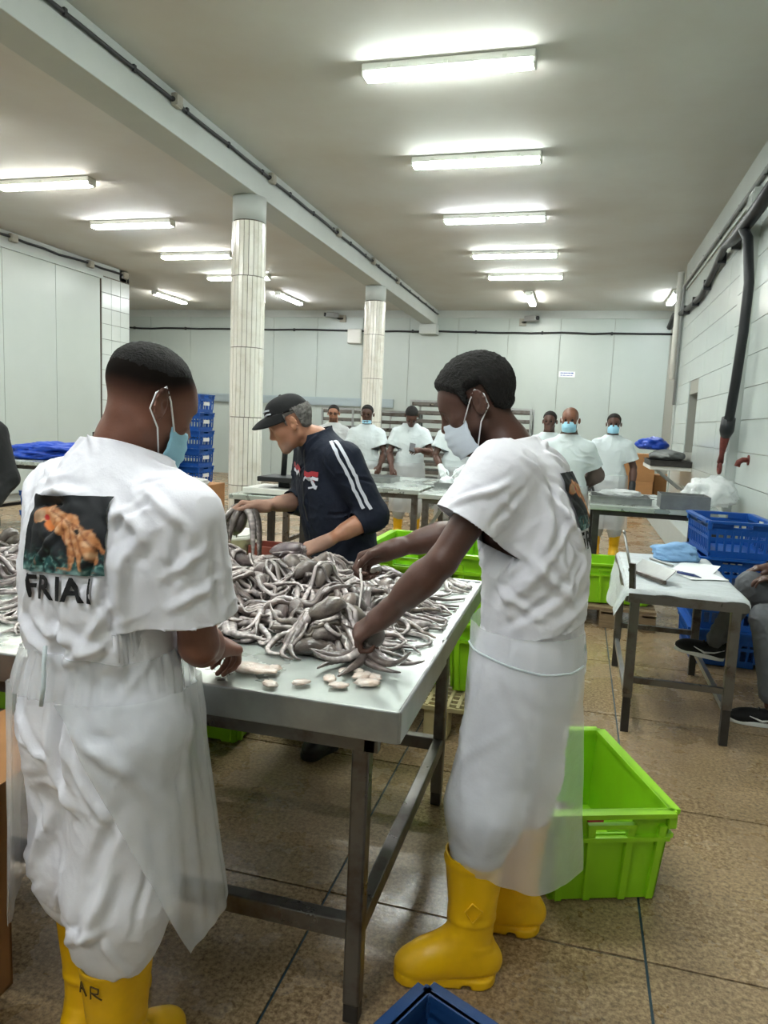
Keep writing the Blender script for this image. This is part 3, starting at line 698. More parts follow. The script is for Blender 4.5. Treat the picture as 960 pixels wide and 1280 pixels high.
def trousers(root, J, m, h=.007, r=(.112, .092, .08), cuff=None, amp=.006, seed=3., waist=.05, hipw=.165, hipd=.12, lines=(), tail=None, taper=None, sc=(12, 12, 7), auto=0):
    g = lambda k: np.array(J[k], float); cuff = cuff or {'L': .3, 'R': .3}; pts = np.array([g('hipL'), g('hipR'), g('knL'), g('knR'), g('anL'), g('anR'), g('pelvis')]); lo = pts.min(0)-.2; hi = pts.max(0)+.25
    F = Field(lo, hi, h); side = g('hipR')-g('hipL'); p = g('pelvis')
    F.loft(p-np.array([0, 0, .14]), p+np.array([0, 0, .16]), side, [(-.1, hipw*.8, hipd*.9), (.2, hipw, hipd*1.05), (.5, hipw, hipd), (1., hipw*.93, hipd*.92)], .05)
    for k in 'LR':
        hp = g('hip'+k); kn = g('kn'+k); an = g('an'+k); F.cone(hp-np.array([0, 0, .03]), kn, r[0], r[1], .06)
        t = (kn[2]-cuff[k])/(kn[2]-an[2]); c = kn+(an-kn)*t; F.cone(kn, c, r[1], r[2], .05); F.cone(c, c-nrm(kn-an)*.11, r[2]*.72, (taper or .055), .025)
    V, Fc = F.mesh(3); V = creased(V, Fc, amp, scale=sc, seed=seed); V = creased(V, Fc, amp*.5, scale=(22, 22, 22), seed=seed+3)
    if lines: V = crease_lines(V, Fc, lines)
    if auto: V = auto_creases(V, Fc, auto, int(seed*10), length=(.08, .26), w=(.007, .013), amp=(.003, .0065))
    return mesh_obj('trousers', V, Fc, m, root, True, root.location)
def sheet(root, name, fn, nu, nv, m, amp=.006, seed=2., sc=(12, 12, 3), parent=None, over=None, axis=None, gap=.007):
    V = np.array([fn(i/nu, j/nv) for j in range(nv+1) for i in range(nu+1)], float); Fc = np.array([(j*(nu+1)+i, j*(nu+1)+i+1, (j+1)*(nu+1)+i+1, (j+1)*(nu+1)+i) for j in range(nv) for i in range(nu)])
    if amp: V = creased(V, Fc, amp, scale=sc, seed=seed)
    if over:   # keep the film outside the clothes it hangs over
        trees = [BVHTree.FromObject(q, bpy.context.evaluated_depsgraph_get()) for q in over]; off = np.array(root.location)
        for rep in range(2):
            for i, P in enumerate(V):
                d = np.array([P[0]-axis[0], P[1]-axis[1], 0]); r = np.linalg.norm(d); d /= r+1e-9; best = r
                for t in trees:
                    hit = t.ray_cast(Vector(np.array([axis[0], axis[1], P[2]])+d*.6-off), Vector(-d), .6)
                    if hit[0] is not None: best = max(best, .6-hit[3]+gap)
                V[i] = P+d*(best-r)
            if rep == 0: V = relax(V, Fc, 2, .5)
    return mesh_obj(name, V, Fc, m, parent or root, True, root.location)
def print_patch(root, shirt_V, shirt_F, o, nrmv, up, w=.2, hgt=.17, lett=.048, text='FRIAI', parent=None, res=.0022):
    """transfer print on the shirt: a sea-life photo square with lettering under it, laid onto the cloth"""
    bvh = BVHTree.FromPolygons([Vector(v) for v in shirt_V], [tuple(map(int, f)) for f in shirt_F]); n = nrm(nrmv); u = nrm(np.array(up)-n*(np.array(up)@n)); r = np.cross(u, n); o = np.array(o)
    def drop(x, y):
        hit = bvh.ray_cast(Vector(o+r*x+u*y+n*.25), Vector(-n), .5); return (np.array(hit[0])+n*.003+np.array(hit[1] if hit[1].dot(Vector(n)) > 0 else -hit[1])*.003) if hit[0] is not None else o+r*x+u*y
    nu, nv = int(w/res), int(hgt/res); X, Y = np.meshgrid(np.linspace(-1, 1, nu+1), np.linspace(-1, 1, nv+1)); x = X.ravel(); y = Y.ravel()
    V = np.array([drop(a*w/2, b*hgt/2) for a, b in zip(x, y)]); Fc = np.array([(j*(nu+1)+i, j*(nu+1)+i+1, (j+1)*(nu+1)+i+1, (j+1)*(nu+1)+i) for j in range(nv) for i in range(nu)])
    P2 = np.stack([x, y, np.zeros_like(x)], 1); col = np.tile(np.array(srgb('0d1116')[:3]), (len(x), 1))
    def blend(mask, c): nonlocal col; mk = np.clip(mask, 0, 1)[:, None]; col = col*(1-mk)+np.array(srgb(c)[:3])*mk
    nz = pnoise(P2*5+3); n2 = pnoise(P2*11+9)
    sea = sstep(-y, .25, .8)*sstep(nz+.35*n2+(-y-.3)*.6, -.1, .35); blend(sea*.8, '1f5a58'); blend(sea*sstep(n2, .1, .4), '7fa9a0'); blend(sstep(-y, .8, 1.)*sstep(nz, -.2, .2)*.7, '9ab8b4'); blend(sea*sstep(pnoise(P2*9+33), .2, .4)*.7, '7a4a2a')
    def seg(ax, ay, bx, by, ra, rb):
        d = np.array([bx-ax, by-ay]); t = np.clip(((x-ax)*d[0]+(y-ay)*d[1])/(d@d), 0, 1); return (ra+(rb-ra)*t)-np.hypot(x-ax-t*d[0], y-ay-t*d[1])
    wv = .05*n2
    bodyd = np.maximum.reduce([seg(-.66, .42, -.55, .45, .2, .2), seg(-.4, .5, .2, .24, .2, .3), seg(.2, .24, .5, -.15, .3, .26), seg(.42, -.1, .36, -.88, .17, .05), seg(.55, -.15, .62, -.85, .17, .06), seg(.62, -.05, .86, -.7, .17, .06), seg(.68, .05, .99, -.42, .13, .06), seg(.36, -.88, .08, -.84, .05, .03), seg(-.42, .66, -.36, .68, .08, .07)])
    bm_ = sstep(bodyd+wv, 0, .05); blend(bm_, 'c07f4c'); blend(bm_*sstep(nz, -.1, .35), 'e0b48a'); blend(bm_*sstep(n2, .05, .35)*.6, '8f4d2a'); blend(sstep(seg(-.66, .42, -.55, .45, .17, .17), 0, .08)*.75, '9d8468')
    for l_ in ((.1, .3, .34, -.8), (.25, .25, .52, -.7), (.35, .2, .74, -.6), (.45, .2, .9, -.4), (-.3, .58, .5, .18)): blend(bm_*sstep(seg(*l_, .022, .03)+.3*wv, -.01, .02)*.65, '7a3a20')
    blend(sstep(seg(-.38, .42, -.36, .38, .08, .08), 0, .03), 'b8241c'); blend(sstep(seg(-.3, .24, -.2, .14, .11, .1), 0, .03), 'd87a36'); blend(sstep(seg(.46, .1, .48, .06, .06, .05), 0, .02), '1a1210')
    p = mesh_obj('back_print', V, Fc, 'print_photo', parent or root, True, root.location); set_col(p, 'print', col)
    # lettering
    xs = -w/2+.016
    for ch in text:
        c = bpy.data.curves.new('letter', 'FONT'); c.body = ch; c.size = lett*1.42; c.offset = .0017; t = bpy.data.objects.new('letter', c); link(t)
        me = bpy.data.meshes.new_from_object(t.evaluated_get(bpy.context.evaluated_depsgraph_get())); bpy.data.objects.remove(t)
        bm2 = bmesh.new(); bm2.from_mesh(me); bmesh.ops.triangulate(bm2, faces=bm2.faces)
        for _ in range(4):
            bmesh.ops.subdivide_edges(bm2, edges=[e for e in bm2.edges if e.calc_length() > .0045], cuts=1); bmesh.ops.triangulate(bm2, faces=bm2.faces)
        bmesh.ops.triangulate(bm2, faces=bm2.faces)
        wd = max(v.co.x for v in bm2.verts)
        for v in bm2.verts: v.co = Vector(drop(xs+v.co.x, -hgt/2-.006-lett+v.co.y))-root.location
        bm2.to_mesh(me); me.materials.clear(); me.materials.append(MATS['print_black']); q = link(bpy.data.objects.new('print_letter', me)); q.parent = parent or root
        xs += wd+.005
    return p
# ---------------------------------------------- rubber boots
def make_boot(top=.36, h=.0045):
    F = Field((-.13, -.09, -.01), (.24, .09, top+.04), h)
    F.loft((0, 0, .0), (0, 0, 1), (1, 0, 0), [(.05, .062, .05), (.1, .062, .052), (.16, .06, .053), (.24, .067, .06), (.33, .078, .066), (top+.03, .081, .068)], .03)
    F.ell((-.02, 0, .055), (.072, .044, .055), None, .03); F.ell((.07, 0, .055), (.1, .046, .052), None, .04); F.ell((.14, .002, .042), (.065, .05, .042), None, .03)
    F.cone((.03, 0, .1), (.1, 0, .07), .045, .04, .04)
    F._apply(lambda P: np.maximum(np.hypot(np.clip(np.abs(P[:, 0]-.065)-.085, 0, None), P[:, 1])-.051+.006*np.cos((P[:, 0]-.1)*22), np.abs(P[:, 2]-.014)-.014), (-.09, -.06, 0), (.22, .06, .03), .004, 'u')
    F._apply(lambda P: np.maximum(np.abs(P[:, 0]-.012)-.012, np.abs(P[:, 2])-.012), (-.0, -.07, -.01), (.03, .07, .014), .004, 'sub')
    for z, r in ((top-.012, .004), (.19, .002), (.115, .003)):
        F._apply(lambda P, z=z: np.maximum(F_ring(P, z), np.abs(P[:, 2]-z-(.1*P[:, 0] if z < .15 else 0))-.006), (-.1, -.08, z-.02), (.1, .08, z+.02), .006, 'u')
    V, Fc = F.mesh(2); V, Fc = cut(V, Fc, [((0, 0, top), (-.12, 0, 1), .2)])
    return V, Fc
def F_ring(P, z):
    w = np.interp(z, [.1, .16, .24, .33, .4], [.062, .06, .067, .078, .081]); d = np.interp(z, [.1, .16, .24, .33, .4], [.052, .053, .06, .066, .068]); return (np.sqrt((P[:, 0]/w)**2+(P[:, 1]/d)**2)-1)*.06-.0035
BV, BF = make_boot(); BOOT = None
def boot(root, x, y, ang, m='boot_yellow', z=0., s=1., tilt=0.):
    global BOOT
    me = None
    key = 'boot_mesh_'+m
    if key in bpy.data.meshes: o = link(bpy.data.objects.new('boot', bpy.data.meshes[key])); o.parent = root
    else:
        o = mesh_obj('boot', BV, BF, m, root, True); o.data.name = key; 
    if not o.modifiers: md = o.modifiers.new('thick', 'SOLIDIFY'); md.thickness = .005
    o.location = (x-root.location.x, y-root.location.y, z); o.rotation_euler = (0, tilt, ang); o.scale = (s, s, s); return o
def ribbon(root, name, V, Fc, pts, w, m, n=24, lift=.0055, parent=None):
    bvh = BVHTree.FromPolygons([Vector(v) for v in V], [tuple(map(int, f)) for f in Fc]); P = np.array(pts, float); t = np.linspace(0, len(P)-1, n)
    C = np.stack([np.interp(t, range(len(P)), P[:, k]) for k in range(3)], 1); T = np.gradient(C, axis=0); vv = []
    for c, tt in zip(C, T):
        loc, nn, _, _ = bvh.find_nearest(Vector(c)); nn = np.array(nn); s = nrm(np.cross(nn, tt))
        for k in (-1, 0, 1):
            l2, n2, _, _ = bvh.find_nearest(Vector(np.array(loc)+s*w/2*k)); vv.append(np.array(l2)+np.array(n2)*lift)
    F2 = [(i*3+k, i*3+k+1, i*3+k+4, i*3+k+3) for i in range(n-1) for k in range(2)]
    return mesh_obj(name, np.array(vv), np.array(F2), m, parent or root, True, root.location)
UP = np.array([0, 0, 1.])
# ================================================= man at the right end of the table (side view)
J = dict(head=(-.275, 1.95, 1.553), neck=(-.185, 1.95, 1.45), shL=(-.185, 1.795, 1.385), shR=(-.15, 2.115, 1.385), elL=(-.305, 1.715, 1.165), wrL=(-.455, 1.74, 1.005), elR=(-.335, 2.19, 1.175), wrR=(-.545, 2.13, 1.105),
         pelvis=(-.09, 1.96, .93), hipL=(-.11, 1.88, .88), hipR=(-.07, 2.04, .88), knL=(-.17, 1.82, .5), knR=(-.08, 2.06, .5), anL=(-.215, 1.805, .1), anR=(-.085, 2.06, .1))
RM = person_root('man in white printed uniform and yellow boots, pulling at an octopus at the table corner', J)
HR = frame((-.88, -.02, -.47)); hs = .97
F, W = body_mesh(J, .0042, HR, hs, hands={'L': dict(d=(-.72, .05, -.62), palm=(.55, .35, -.75), thumb_side=-1, curl=(.9, 1.25, .8), s=1.05),
                                          'R': dict(d=(-.86, -.12, -.42), palm=(.25, -.55, -.75), thumb_side=1, curl=(.95, 1.2, .8), s=1.02)})
finish_body(F, RM, 'dark', J, HR, hs, lambda q: np.maximum(hairline(q), .75*sstep(.05-np.abs(q[:, 1]-.035), 0, .03)*sstep(-q[:, 2], .045, .075)))
hair_cap(RM, J, HR, hs, 'hair_black', .017, .004, hairline, .004); eyebrow(RM, W)
face_mask(RM, J, HR, hs, 'mask_pale', low=.004)
secs = [(-.06, .18, .135, 0, -.005), (.06, .182, .14, 0, -.012), (.3, .185, .142, 0, -.035), (.55, .19, .14, 0, -.035), (.75, .19, .125, 0, -.03), (.9, .165, .1, 0, -.028), (.98, .11, .08, 0, -.015), (1.06, .074, .07), (1.14, .068, .066)]
ln = [((-.03, 1.78, 1.33), (-.1, 1.77, 1.1), .016, .012), ((-.02, 1.80, 1.22), (-.18, 1.78, 1.02), .018, .012), ((.03, 1.85, 1.2), (-.1, 1.78, 1.03), .014, -.009), ((.02, 1.8, 1.36), (.03, 1.88, 1.1), .015, .01), ((-.22, 1.78, 1.22), (-.12, 1.77, 1.0), .012, .009),
      ((-.05, 1.80, 1.40), (-.02, 1.78, 1.2), .014, -.012), ((.05, 1.95, 1.1), (-.05, 1.8, 1.0), .014, .01), ((-.2, 1.74, 1.34), (-.13, 1.73, 1.3), .01, .006), ((-.25, 1.7, 1.31), (-.14, 1.71, 1.38), .009, .008), ((-.2, 1.7, 1.26), (-.1, 1.72, 1.36), .010, -.008), ((-.08, 1.76, 1.38), (.02, 1.85, 1.22), .010, .011), ((-.12, 1.77, 1.2), (.02, 1.83, 1.06), .011, .012), ((-.2, 1.8, 1.12), (-.06, 1.79, 1.03), .010, .010), ((-.02, 1.8, 1.1), (-.16, 1.78, .99), .010, -.009), ((.0, 1.84, 1.3), (-.08, 1.78, 1.14), .009, .010), ((-.15, 1.76, 1.42), (-.05, 1.8, 1.36), .009, .008)]
o, V, Fc = shirt(RM, J, 'cloth_white', .0055, .58, secs, hem=np.array([-.095, 1.96, .992]), amp=.0035, seed=1.3, auto=45, sl_r=(.078, .09), lines=ln, neckn=(-.25, 0, 1), neckz=.012)
print_patch(RM, V, Fc, (.03, 1.93, 1.325), (.97, -.22, .25), (0, 0, 1), w=.19, hgt=.15, lett=.043, parent=o)
trR = trousers(RM, J, 'cloth_white', .0065, (.116, .096, .078), auto=40, cuff={'L': .40, 'R': .39}, amp=.005, seed=4.1, hipw=.17, hipd=.13, taper=.055)
def ap(u, v):
    a = math.radians(-105+u*262); t = v; fl = 1+.1*t; rx = (.158+.008*t)*fl+.006*math.sin(a*9+2*t)*(.3+t); ry = (.198+.0*t)*(1+.03*t)+.006*math.sin(a*11)*(.3+t)
    return (-.095+.015*t-rx*math.cos(a), 1.955-ry*math.sin(a), .985-.655*t+.02*math.sin(a*2+1)*t)
apo = sheet(RM, 'apron', ap, 90, 60, 'apron_film', amp=.007, seed=3.3, sc=(10, 10, 3.5), over=[trR], axis=(-.1, 1.955)); tag(apo, 'milky see-through plastic apron')
tie = [(-.108-.153*math.cos(a), 1.955-.2*math.sin(a), .905+.012*math.sin(a*2)) for a in np.linspace(0, 2*math.pi, 40)]
_tt = [BVHTree.FromObject(q, bpy.context.evaluated_depsgraph_get()) for q in (trR, apo)]; _o = np.array(RM.location)
for i_, P_ in enumerate(tie):
    d_ = nrm((P_[0]+.1, P_[1]-1.955, 0)); best = 0
    for t_ in _tt:
        hit = t_.ray_cast(Vector(np.array([-.1, 1.955, P_[2]])+d_*.6-_o), Vector(-d_), .6)
        if hit[0] is not None: best = max(best, .6-hit[3])
    tie[i_] = tuple(np.array([-.1, 1.955, P_[2]])+d_*(best+.002))
MB().tube(tie, .003, 6).build('apron_tie', 'cloth_white_smooth', apo, offset=RM.location)
bR = boot(RM, -.19, 1.815, math.radians(197)); boot(RM, -.085, 2.06, math.radians(188))
MB().tube([(.012, .066, .262), (.03, .062, .236), (.008, .0635, .205), (-.016, .0625, .236), (.012, .066, .262)], .002, 5).build('emblem', 'boot_yellow', bR)
# ================================================= man seen from behind at the left
J = dict(head=(-.85, 1.30, 1.512), neck=(-.885, 1.275, 1.43), shR=(-.715, 1.205, 1.30), shL=(-1.06, 1.31, 1.315), elR=(-.70, 1.245, 1.045), wrR=(-.79, 1.46, .965), elL=(-1.13, 1.36, 1.08), wrL=(-1.02, 1.52, .985),
         pelvis=(-.92, 1.25, .93), hipR=(-.835, 1.215, .88), hipL=(-1.0, 1.265, .88), knR=(-.865, 1.225, .5), knL=(-1.025, 1.31, .5), anR=(-.9, 1.225, .1), anL=(-1.045, 1.375, .1))
LM = person_root('man seen from behind in white uniform with octopus photo print on the back', J)
HR = frame((.46, .82, -.40)); hs = .93
F, W = body_mesh(J, .0042, HR, hs, hands={'R': dict(d=(.1, .95, -.25), palm=(-.25, 0, -1), thumb_side=1, curl='grip'), 'L': dict(d=(.5, .8, -.3), palm=(.2, 0, -1), thumb_side=-1, curl='grip')})
finish_body(F, LM, 'deep', J, HR, hs, lambda q: fade(q))
def crop(q):
    zl = np.interp(q[:, 1], [-.12, -.06, 0, .05, .08, .1], [.035, .035, .045, .07, .085, .095]); return sstep(q[:, 2], zl-.01, zl+.05)
hair_cap(LM, J, HR, hs, 'hair_black', .0035, .004, crop, .002)
face_mask(LM, J, HR, hs, 'mask_blue', low=.012)
secs = [(-.1, .15, .12, .0, 0), (.0, .158, .128, 0, -.004), (.12, .172, .14, 0, -.01), (.3, .178, .145, 0, -.016), (.55, .18, .14, 0, -.02), (.7, .165, .125, 0, -.02), (.84, .13, .1, 0, -.018), (.95, .092, .08, 0, -.01), (1.05, .07, .068), (1.14, .066, .064)]
ln = [((-.76, 1.07, 1.30), (-.77, 1.08, 1.12), .013, .014), ((-.79, 1.07, 1.2), (-.78, 1.08, 1.04), .012, -.012), ((-.98, 1.1, 1.38), (-.88, 1.1, 1.33), .011, .009), ((-1.02, 1.16, 1.34), (-.87, 1.12, 1.35), .010, .009), ((-.82, 1.1, 1.37), (-.75, 1.08, 1.27), .012, .011), ((-1.02, 1.15, 1.31), (-.9, 1.1, 1.34), .008, -.007),
      ((-.92, 1.08, 1.16), (-.91, 1.1, .99), .010, -.012), ((-1.03, 1.15, 1.1), (-.92, 1.1, 1.02), .011, .013), ((-.8, 1.1, 1.08), (-.93, 1.1, 1.01), .011, .013), ((-.64, 1.17, 1.26), (-.72, 1.12, 1.19), .009, .009), ((-.63, 1.2, 1.2), (-.71, 1.15, 1.14), .009, .008), ((-.98, 1.1, 1.1), (-.83, 1.09, 1.05), .012, .011), ((-.78, 1.08, 1.16), (-.86, 1.07, 1.05), .010, .010), ((-.66, 1.12, 1.31), (-.70, 1.1, 1.16), .010, -.008), ((-.85, 1.08, 1.3), (-.82, 1.06, 1.15), .012, .007)]
o, V, Fc = shirt(LM, J, 'cloth_white', .005, .74, secs, hem=np.array([-.92, 1.25, 1.0]), amp=.0035, seed=6.7, auto=50, sl_r=(.076, .084), lines=ln, neckn=(.1, .35, 1), neckz=-.01, yoke=.06)
print_patch(LM, V, Fc, (-.91, 1.12, 1.268), (-.08, -.98, .1), (-.04, 0, 1), w=.19, hgt=.143, lett=.043, parent=o)
trL = trousers(LM, J, 'cloth_white', .006, (.11, .106, .096), auto=45, cuff={'L': .42, 'R': .41}, amp=.0045, seed=8.4, hipw=.168, hipd=.13, taper=.055,
         lines=[((-.925, 1.1, .98), (-.92, 1.12, .75), .012, -.024), ((-.95, 1.1, .8), (-.9, 1.1, .72), .012, .014), ((-.8, 1.1, .62), (-.88, 1.1, .45), .014, .016), ((-.82, 1.1, .5), (-.95, 1.12, .42), .012, .012), ((-.98, 1.15, .7), (-1.09, 1.2, .5), .014, .014), ((-.88, 1.1, .9), (-.76, 1.1, .82), .012, .011), ((-.9, 1.1, .86), (-.8, 1.1, .7), .010, .010), ((-1.05, 1.2, .9), (-.95, 1.13, .8), .010, .010), ((-.78, 1.1, .75), (-.86, 1.1, .6), .012, -.010)])
CXL, CYL = -.92, 1.25
def bl(u, v):   # gathered plastic round the waist, blousing over the waistband
    a = u*2*math.pi; t = v; r = .004*math.sin(math.pi*t)+(.0035*math.sin(a*31+3*t)+.003*math.sin(a*53))
    return (CXL+(.164+.02*t+r)*math.cos(a), CYL+(.14+.02*t+r)*math.sin(a), 1.035-.095*t+.008*math.sin(a*3))
tag(sheet(LM, 'waist_gather', bl, 220, 14, 'apron_film', amp=.003, seed=9., over=[o, trL], axis=(CXL, CYL), gap=.003), 'gathered milky plastic waistband of the apron')
def ap2(u, v):  # angle 0 = front, positive towards his right
    a0 = -142+8*v; a1 = 178-66*v; a = math.radians(a0+(a1-a0)*u); t = v; g_ = (.005*math.sin(a*19)+.003*math.sin(a*33))*(1-.6*t)+.008*math.sin(a*5+2)*t
    rx = .192+.05*t+g_; ry = .166+.012*t+g_
    return (CXL+.01*t+rx*math.sin(a), CYL+.005+.02*t+ry*math.cos(a), .955-(.57-.06*abs(math.sin(a*1.5)))*t)
apo = sheet(LM, 'apron', ap2, 140, 56, 'apron_film_clear', amp=.005, seed=5.5, sc=(10, 10, 3), over=[trL], axis=(CXL, CYL)); tag(apo, 'milky see-through plastic apron open at the back')
MB().tube([(CXL-.01, CYL-.16, 1.06), (CXL-.004, CYL-.172, 1.03), (CXL, CYL-.178, .99), (CXL-.008, CYL-.176, .95)], .004, 6).build('apron_tie', 'cloth_white_smooth', apo, offset=LM.location)
boot(LM, -1.033, 1.345, math.radians(88)); b2 = boot(LM, -.878, 1.228, math.radians(80))
# hand-inked letters on the back of the near boot: local x forward, y left
BOOT_T = BVHTree.FromPolygons([Vector(v) for v in BV], [tuple(map(int, f)) for f in BF])
def boot_ink(root, bo, segs):
    for s in segs:
        m = MB(); P = []
        for i in range(len(s)-1):
            for k in range(5):
                y = s[i][0]+(s[i+1][0]-s[i][0])*k/4; z = s[i][1]+(s[i+1][1]-s[i][1])*k/4; hit = BOOT_T.ray_cast(Vector((-.3, y, z)), Vector((1, 0, 0)))
                P.append((hit[0].x-.0055, y, z))
        m.tube(P, .0016, 5).build('ink_stroke', 'ink', bo)
boot_ink(LM, b2, [[(y_-.008, z_) for y_, z_ in q_] for q_ in [[(.034, .300), (.024, .332)], [(.024, .332), (.012, .302)], [(.030, .314), (.016, .316)], [(.0, .300), (-.003, .332)], [(-.003, .332), (-.02, .328), (-.018, .316), (-.002, .315)], [(-.006, .315), (-.024, .302)]]])
# ================================================= man in cap and navy track jacket
J = dict(head=(-1.275, 3.07, 1.468), neck=(-1.17, 3.14, 1.405), shL=(-1.0, 3.03, 1.325), shR=(-1.26, 3.30, 1.33), elL=(-.862, 3.06, 1.08), wrL=(-1.035, 2.895, .97), elR=(-1.28, 3.27, 1.10), wrR=(-1.41, 3.06, 1.085),
         pelvis=(-1.05, 3.21, .92), hipL=(-.985, 3.14, .88), hipR=(-1.12, 3.27, .88), knL=(-1.0, 3.1, .5), knR=(-1.13, 3.25, .5), anL=(-1.0, 3.08, .1), anR=(-1.14, 3.24, .1))
CM = person_root('man in black cap and navy track jacket with white sleeve stripes, lifting an octopus', J)
HR = frame((-.84, -.3, -.45)); hs = .95
F, W = body_mesh(J, .005, HR, hs, hands={'L': dict(d=(-.85, -.1, -.4), palm=(-.2, .5, -.75), thumb_side=-1, curl='grip'), 'R': dict(d=(-.9, -.3, .1), palm=(-.2, -.3, -.9), thumb_side=1, curl='grip')})
finish_body(F, CM, 'fair', J, HR, hs, lambda q: .0*q[:, 0]+.35*sstep(-q[:, 2], .055, .08)*sstep(q[:, 1], .02, .05))
def lowhair(q): return hairline(q)*(q[:, 2] < .07)*1.
hair_cap(CM, J, HR, hs, 'hair_grey', .012, .005, lowhair, .005); eyebrow(CM, W, 'hair_grey')
c0 = np.array(J['head'])
def WL(x, y, z): return c0+HR@(np.array([x, y, z])*hs)
cap = []
nu, nv = 36, 12
for j in range(nv+1):
    ph = j/nv*math.pi/2
    for i in range(nu):
        a = 2*math.pi*i/nu; rr = math.cos(ph)**.8; seam = 1+.012*math.cos(a*6); cap.append(WL(.089*rr*math.cos(a)*seam, -.012+(.112 if math.sin(a) > 0 else .108)*rr*math.sin(a)*seam, .056+.012*math.sin(a)*(1-j/nv)+.088*math.sin(ph)))
Fq = [(j*nu+i, j*nu+(i+1) % nu, (j+1)*nu+(i+1) % nu, (j+1)*nu+i) for j in range(nv) for i in range(nu)]
cp = mesh_obj('cap', np.array(cap), np.array(Fq), 'cloth_black', CM, True, CM.location); md = cp.modifiers.new('t', 'SOLIDIFY'); md.thickness = .003
def brim(u, v): a = math.radians(12+u*156); L = .075*v*math.sin(math.pi*u)**.45; return WL((.088+.004*v)*math.cos(a), -.012+.112*math.sin(a)+L, .06+.014*math.sin(a)-.022*v*v-.02*v*abs(math.cos(a)))
br = sheet(CM, 'brim', brim, 24, 8, 'cloth_black', 0, parent=cp); md = br.modifiers.new('t', 'SOLIDIFY'); md.thickness = .004
mb = MB(); mb.lathe([(0.001, .006), (.007, .004), (.009, 0)], (0, 0, 0), 10); mb.v = [tuple(WL(x, -.012+y, .143+z)) for x, y, z in mb.v]; mb.build('cap_button', 'cloth_black', cp, offset=CM.location)
for zz, ww in ((.098, .02), (.08, .026)): MB().tube([WL(-.062-ww/2, .062, zz), WL(-.056, .078, zz+.004), WL(-.05+ww/2, .09, zz+.001)], .004, 6).build('cap_logo', 'stripe_white', cp, offset=CM.location)
secs = [(-.16, .165, .13, 0, .02), (.06, .17, .135, 0, .018), (.3, .178, .138, 0, .01), (.55, .19, .14, 0, -.005), (.75, .19, .125, 0, -.015), (.9, .165, .1, 0, -.018), (.98, .11, .082, 0, -.01), (1.06, .078, .076), (1.14, .074, .072)]
o, V, Fc = shirt(CM, J, 'cloth_navy', .006, .6, secs, hem=np.array([-1.06, 3.2, .93]), amp=.004, seed=2.2, auto=40, sl_r=(.08, .06), long=.34, name='track_jacket', neckn=(-.35, -.2, 1), neckz=.04, sc=(12, 12, 12))
for dx in (-.017, .017):
    ribbon(CM, 'sleeve_stripe', V, Fc, [(-1.06+dx*.6, 3.02-abs(dx)*0, 1.42), (-1.0+dx, 2.95, 1.37), (-.945+dx, 2.95, 1.28), (-.90+dx, 2.96, 1.18), (-.87+dx, 2.98, 1.12)], .014, 'stripe_white', parent=o)
for dz, m_, w in ((0, 'stripe_red', .022), (-.02, 'stripe_white', .014)):
    ribbon(CM, 'chest_stripe', V, Fc, [(-1.33, 3.12, 1.285+dz), (-1.27, 3.03, 1.262+dz)], w, m_, 8, .011, o); ribbon(CM, 'chest_stripe', V, Fc, [(-1.225, 2.99, 1.258+dz), (-1.12, 2.93, 1.252+dz)], w, m_, 8, .011, o)
ribbon(CM, 'zip', V, Fc, [(-1.25, 3.0, 1.36), (-1.25, 2.99, 1.2), (-1.2, 3.0, 1.02)], .007, 'dark_metal', 16, parent=o)
ribbon(CM, 'chest_logo', V, Fc, [(-1.17, 2.95, 1.215), (-1.15, 2.94, 1.2), (-1.13, 2.93, 1.19)], .018, 'stripe_white', 5, parent=o); ribbon(CM, 'chest_logo', V, Fc, [(-1.19, 2.96, 1.19), (-1.15, 2.94, 1.2)], .008, 'stripe_white', 5, parent=o); ribbon(CM, 'chest_logo', V, Fc, [(-1.19, 2.96, 1.225), (-1.15, 2.94, 1.222)], .008, 'stripe_red', 5, parent=o)
trousers(CM, J, 'cloth_navy', .008, (.115, .1, .09), cuff={'L': .34, 'R': .34}, amp=.007, seed=1.4, hipw=.18, hipd=.14, taper=.066)
boot(CM, -1.0, 3.02, math.radians(250), 'boot_black'); boot(CM, -1.14, 3.2, math.radians(245), 'boot_black')
# ------------------------------------------------------------------ steel work tables
mat('steel_top', 'c3cac5', .32, metal=.6, var=.25, vscale=6, rvar=.12, bump=.08, bscale=9, col2='b6beb8')
mat('steel_frame', '6d6964', .38, metal=.8, var=.45, vscale=9, col2='4a3a30', thr=(.5, .75), rvar=.12)
mat('steel_bright', 'a6a8a6', .33, metal=.85, var=.2, vscale=10)
mat('steel_dark', '45423f', .45, metal=.6, var=.3, vscale=9)
mat('plastic_green', '93cf1c', .4, var=.12, vscale=4, spec=.5)
mat('plastic_blue', '0f4fa0', .42, var=.15, vscale=4)
mat('plastic_blue_dark', '123a6b', .45, var=.2, vscale=4)
mat('plastic_cream', 'cfbf92', .55, var=.25, vscale=6)
mat('wood_pallet', '8a7355', .8, var=.4, vscale=7, stretch=(1, 6, 6))
mat('cardboard', 'a8794c', .85, var=.12, vscale=3, stretch=(1, 1, 3)); mat('tape', 'b98d55', .4)
mat('label_white', 'd6d8d6', .6); mat('tarp_blue', '0c3fa8', .45, bump=.5, bscale=12); mat('cloth_lightblue', '7ea6cf', .8, bump=.5, bscale=20)
mat('bag_film_base', 'e8eeee', .3); film_mat('bag_film', 'f2f5f5', .3, .2, .6, 20.); film_mat('sheet_film', 'f0f7f9', .15, .2, .7, 18.)
mat('brick_red', '7c3a2c', .7, var=.2); mat('sack_grey', '6f7270', .7, bump=.6, bscale=10); mat('pen_blue', '1c2f66', .3); mat('ice_white', 'dfe5e6', .5, bump=.6, bscale=25)
